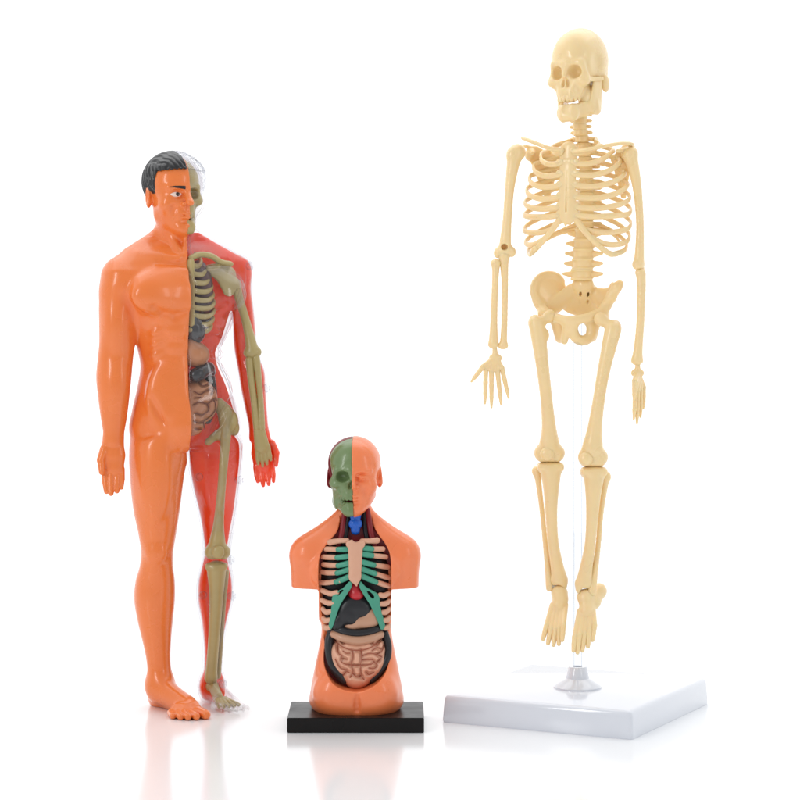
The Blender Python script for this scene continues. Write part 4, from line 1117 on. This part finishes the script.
    # hair: a cap with a hairline and combed strands
    def hair_vol(side):
        V = Vol((132, -46, -244), (216, 50, -140), .6)
        for p in (ell((0, 6, 63), (30.5 if side < 0 else 34, 35.5, 34.5)), ell((0, -11, 66), (26 if side < 0 else 29, 22, 25))):
            V.add(moved(p, HM, hx, HS, SX), 8)
        X, Y, Z = V.grid(); x, y, z = hl(X, Y, Z)
        top = np.clip((z - 74) / 10, 0, 1)
        ph_s = y * 1.15 - z * .38 + 1.3 * np.sin(z * .21 + y * .09) + .7 * np.sin(z * .5 - y * .2)
        ph_t = x * 1.25 + y * .30 + 1.4 * np.sin(y * .19 + x * .13) + .7 * np.sin(y * .43)
        st = (np.sin(ph_s) * .6 + np.sin(ph_s * 1.93 + 1) * .3) * (1 - top) + (np.sin(ph_t) * .6 + np.sin(ph_t * 2.1) * .3) * top
        if side > 0: st = st * 1.5 + np.sin(x * 1.1 + y * .9) * np.sin(z * .9 - y * .6) * 1.1
        V.D = (V.D + st * .62).astype(f4)
        line = np.where(y < -12, 76.0 - .004 * x * x + np.sin(x * 1.4) * .7, np.where(y < -8, 76.0 - (y + 12) * 9.0, 44 - np.clip(y + 2, 0, 12) * .35))
        # sideburn in front of the ear
        line = np.where((y > -8.2) & (y < -1.5) & (np.abs(x) > 18), 33., line)
        ear = np.sqrt((y - 6) ** 2 + ((z - 42) * .75) ** 2) - 9.5
        d = np.maximum(V.D, (line - z) * .6 * HS)
        d = np.maximum(d, np.where(np.abs(x) > 20, -ear * HS, -50))
        V.D = np.maximum(d, (x if side < 0 else -x) * HS + .1).astype(f4)
        return V
    netobj(A_, 'hair', HAIRM, R, hair_vol(-1), 'glossy black short hair with combed ridges')

    # clear half shell with its own hair
    Bc = B.copy().clip(lambda X, Y, Z: -mid(X, Y, Z) + .3)
    Bc.D = np.maximum(Bc.D, -50)
    P, F = Bc.net()
    md = mid(P[:, 0], P[:, 1], P[:, 2])
    drop = (md < 1.2)[F].all(1)
    floor_ = (P[:, 2] < -(vg) + 1.2)[F].all(1)
    F = F[~(drop | floor_)]
    Bi = B.copy(); Bi.D = Bi.D + 1.7
    Bi.clip(lambda X, Y, Z: -mid(X, Y, Z) + .3)
    P2, F2 = Bi.net()
    d2 = mid(P2[:, 0], P2[:, 1], P2[:, 2])
    F2 = F2[~((d2 < 1.2)[F2].all(1) | (P2[:, 2] < -vg + 2.6)[F2].all(1))]
    P, F = np.vstack([P, P2]), np.vstack([F, F2[:, ::-1] + len(P)])
    obj('clear_shell', mesh_from('clear_shell', A_.out(P), F), CLEAR, R, 'transparent shell of the open half')
    ch = hair_vol(1)
    netobj(A_, 'clear_hair', CLRH, R, ch, 'clear moulded hair of the open half')

    # red muscle: back of the open half, in three sheets so that the bones lie in front
    lat = lambda X, Y, Z: mid(X, Y, Z)
    M_ = B.copy(); M_.clip(lambda X, Y, Z: M_.D + 2.4 - 1.8 * np.clip((-Z - 425) / 20, 0, 1) * (X > 240) * (Z > -500))
    def backcut(X, Y, Z):
        v = -Z
        arm = np.clip((X - (226 + np.clip((v - 300) / 100, 0, 1) * 12)) / 6, 0, 1) * (v < 492)
        fa = Y - 20.0 + np.clip((v - 380) / 60, 0, 1) * 8
        ft = -(X - 181) * sn * .8 + Y * cs - 5
        fl = -(X - 214) * sn + (Y - 14) * cs + 1
        leg = np.clip((v - 440) / 20, 0, 1)
        body_ = ft * (1 - leg) + fl * leg
        return -(body_ * (1 - arm) + fa * arm)
    M_.clip(lambda X, Y, Z: -mid(X, Y, Z) + .8).clip(backcut, 3)
    M_.clip(lambda X, Y, Z: np.where(-Z < 232, 6., -60.) + 0 * X + 0 * Y)
    M_.clip(lambda X, Y, Z: -Z - (vg - 3) + 0 * X + 0 * Y)
    netobj(A_, 'muscle', MUSC, R, M_, 'red muscle backing inside the clear half')

    # bones and organs inside
    def at(l, f, v, c=180.0):
        """l sideways from the dividing plane, f forward of the trunk's axis"""
        return np.array([c + l * cs + f * sn, l * sn - f * cs, -v])
    Sv = skull_vol(.7); Sv.clip(lambda X, Y, Z: -X + .4 + 0 * Y + 0 * Z, .6)
    netobj(A_, 'skull', OLV, R, Sv, xf=lambda Pn: (Pn * np.array([SX * .84, .92, .94])) @ HM.T * HS + hx + np.array([0, 0, 2.0]))
    for i in range(7):
        solid(A_, 'vertebra', OLV, R, [cone(q(177, 222 + i * 6.5, 10), q(177.3, 226 + i * 6.5, 10), 5.5), cone(q(178, 224 + i * 6.5, 10), q(185, 224 + i * 6.5, 12), 2.4, 1.6)], k=2, h=.8)
    # lung behind ribs
    solid(A_, 'lung', LNG, R, [ell(at(17, 7, 292), (15, 14, 32)), ell(at(18, 5, 314), (14, 13, 20))], k=6, h=.9)
    rv = [263, 271.5, 280, 288.5, 297, 305, 313, 321, 328]
    for i, v in enumerate(rv):
        Wd = [19, 24, 28, 30.5, 32, 33, 33, 32, 30][i]
        fwd = 29 - abs(i - 4) * .5
        pts = [at(2.5, fwd, v + 1), at(Wd * .4, fwd - 1, v + 3.0), at(Wd * .75, fwd - 8, v + 2.4), at(Wd * .98, 10, v - 3), at(Wd * .9, -6, v - 10)]
        tube_obj(A_, 'rib', OLV, R, pts, [2.7, 2.7, 2.6, 2.4, 2.2], ry=1.9, n=8)
    solid(A_, 'sternum', OLV, R, [cone(at(2, 30, 262), at(2, 31, 322), 4, 4, ((sn, cs, 0), .5))], h=.8)
    tube_obj(A_, 'clavicle', OLV, R, [at(3, 27, 258), q(200, 254.5, -16), q(211, 256, -10), q(221, 262, -4), q(230, 264, 0)], [3.0, 3.2, 3.2, 3.6, 3.4], ry=3.0, up=(0, 1, 0))
    solid(A_, 'scapula', OLV, R, [cone(q(226, 276, 6), q(229, 290, 7), 10.5, 6.5, ((-.3, .95, 0), .4)), cone(q(213, 270, 2), q(226, 275, 4), 6.5, 9, ((-.3, .95, 0), .4)), cone(q(228, 280, 6), q(234, 284, 8), 7, 6, ((-.3, .95, 0), .6)), cone(q(209, 268, -4), q(218, 266, -6), 3.4, 3.0)], k=5, h=.8)
    def limb(name, pts, rad, extra=(), k=5):
        Pn = spline([q(*p) for p in pts], 5)
        rr = hermite(np.arange(len(pts)), np.array(rad, float), np.linspace(0, len(pts) - 1, len(Pn)))
        V = Vol(*bounds([cone(Pn[i], Pn[i + 1], rr[i], rr[i + 1]) for i in range(len(Pn) - 1)] + list(extra)), .8)
        for i in range(len(Pn) - 1): V.add(cone(Pn[i], Pn[i + 1], rr[i], rr[i + 1]), 1)
        for e in extra: V.add(e, k)
        return netobj(A_, name, OLV, R, V)
    limb('humerus', [(235, 284, 14), (239, 298, 14), (245, 318, 14), (250, 338, 13), (252.5, 352, 12)], [6.0, 4.4, 4.2, 5.0, 6.4], [cone(q(248, 353, 12), q(257, 352, 12), 4.6, 4.6)])
    limb('ulna', [(249.5, 360, 10), (251, 378, 9), (254, 400, 8), (257, 428, 6)], [4.2, 3.6, 3.4, 3.6])
    limb('radius', [(256, 358, 10), (258.5, 378, 9), (260.5, 400, 8), (261.5, 428, 6)], [4.0, 3.2, 3.0, 3.8])
    hb = [cone(q(259.5, 432, 6), q(262, 446, 6), 6, 7.5, ((0, 1, 0), .5))]
    for (a0, b0, c0) in (((257, 448), (257.8, 459), (258.3, 464)), ((261, 449), (262.2, 460), (262.8, 466)), ((265, 448), (266.3, 459), (267, 464)), ((268, 446), (270, 456), (270.8, 460))):
        hb += [cone(q(*a0, 7), q(*b0, 8), 2.3, 2.0), cone(q(*b0, 8), q(*c0, 9), 2.0, 1.4)]
    solid(A_, 'hand', OLV, R, hb, k=1.5, h=.6)
    limb('hip_bone', [(219, 404, 6), (226, 414, 4), (229, 424, 2), (222, 436, 0)], [6, 8, 8.5, 5], [ell(q(228, 420, 2), (9, 6, 10)), cone(q(218, 434, 0), q(208, 442, -4), 4.5, 3.6)])
    limb('femur', [(226, 426, 0), (225.5, 440, -4), (223.5, 465, -6), (221, 495, -6), (218.5, 525, -5), (217, 545, -4)], [5.5, 5.0, 4.4, 4.2, 5.4, 8.6], [ell(q(234, 428, 4), (5.5, 5.5, 8)), cone(q(212, 552, -4), q(223, 552, -4), 7.5, 7.5)])
    solid(A_, 'patella', OLV, R, [ell(q(218, 552, -13), (6.4, 3.6, 6.8))], h=.7)
    limb('tibia', [(216.5, 570, 0), (216.5, 590, 2), (215.5, 615, 4), (213.5, 645, 6), (211.5, 670, 7), (211, 678, 7)], [9.6, 7.4, 6.2, 5.6, 5.8, 6.6], [box(q(216.5, 566, 0), (11, 7, 3), 2.5)])
    limb('fibula', [(226, 572, 6), (224, 600, 10), (221, 640, 14), (218, 676, 14)], [3.2, 2.4, 2.4, 3.0])
    fb = [ell(q(212, 686, 12), (6.5, 9, 6)), cone(q(212, 684, 10), pt(219, -6, 10), 5.5, 5)]
    for k_, (ex, ey_) in enumerate(((221, -28), (226, -30), (231, -28), (236, -24), (240, -18))):
        fb.append(cone(pt(216 + k_ * 2.5, -6, 9.5), pt(ex, ey_, 5.5), 2.3, 1.9))
    solid(A_, 'foot', OLV, R, fb, k=1.5, h=.7)
    # organs
    solid(A_, 'heart', DRK, R, [ell(at(9, 20, 330), (11, 10, 14)), ell(at(6, 22, 320), (8, 8, 9))], k=4, h=.8)
    solid(A_, 'stomach', BRN, R, [ell(at(10, 20, 354), (14, 12, 12.5)), ell(at(4, 22, 347), (8, 9, 9))], k=5, h=.8)
    tube_obj(A_, 'colon', DRK, R, [at(8.5, 27, 374), at(12, 26.5, 373), at(17, 23, 370.5), at(24, 17, 368), at(27, 12, 372)], [7.4, 7.6, 7.6, 7.0, 6], ry=6.5, n=10)
    tube_obj(A_, 'colon', DRK, R, [at(28, 8, 374), at(32, 4, 392), at(32, 3, 408), at(26, 8, 420)], [5.5, 5.4, 5.2, 4.5], up=(0, 1, 0), n=10)
    a = [ell(at(12, 15, 396), (20, 16, 18)), ell(at(20, 12, 402), (15, 14, 20)), ell(at(8, 16, 420), (13, 13, 15)), ell(at(5, 18, 405), (14, 14, 22))]
    V = Vol(*bounds(a), .65)
    for p in a: V.add(p, 6)
    V.clip(lambda X, Y, Z: -mid(X, Y, Z) + .8)
    GP2 = []
    gut_lines = [[(194, 391), (200, 394), (206, 391), (213, 388), (215, 390)], [(197, 381), (203, 386), (210, 383)], [(193, 405), (200, 402), (207, 404), (213, 400), (216, 401)], [(195, 398), (201, 397)], [(207, 404), (208, 411), (202, 415), (195, 413)],
                 [(213, 400), (215, 409), (211, 416)], [(194, 421), (200, 423), (206, 420), (211, 416)], [(195, 429), (201, 430)], [(213, 388), (211, 395)], [(203, 423), (204, 430)]]
    for gl in gut_lines:
        pp = spline([np.array([q(u, v, -22)[0], V.front(q(u, v, -22)[0], -q(u, v, -22)[2]) - .2, q(u, v, -22)[2]]) for u, v in gl], 4)
        for i in range(len(pp) - 1): V.sub(cone(pp[i], pp[i + 1], 1.0), 3.2)
        GP2.append(pp)
    gut2 = netobj(A_, 'intestine', BRN, R, V)
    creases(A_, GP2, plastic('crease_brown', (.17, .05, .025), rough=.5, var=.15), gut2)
    # clear connector studs that hold the two shells together
    for u, v, w, d in ((249.5, 266, 18, (.5, -.8, .3)), (266, 388, 20, (.9, -.4, 0)), (271.5, 447, 16, (.8, -.6, 0)), (199, 477, -22, (-.3, -.95, 0)), (239.5, 480, 10, (.9, -.4, 0)), (230.5, 560, 12, (.9, -.4, 0)), (203, 595, 4, (-.4, -.9, 0)), (232, 596, 14, (.9, -.4, 0)), (222.5, 684, 10, (.7, -.6, .3))):
        c = q(u, v, w); d = np.array(d, float); d /= np.linalg.norm(d)
        Wv = Vol(c - 8, c + 8, .5)
        Wv.add(cone(c - d * 2.0, c + d * 2.0, 3.4)); Wv.add(cone(c + d * 1, c + d * 1.2, 4.6, None, (d, .3)))
        Wv.sub(cone(c + d * 3.5, c + d * 8, 1.8), .6)
        netobj(A_, 'connector_stud', CLRH, R, Wv)
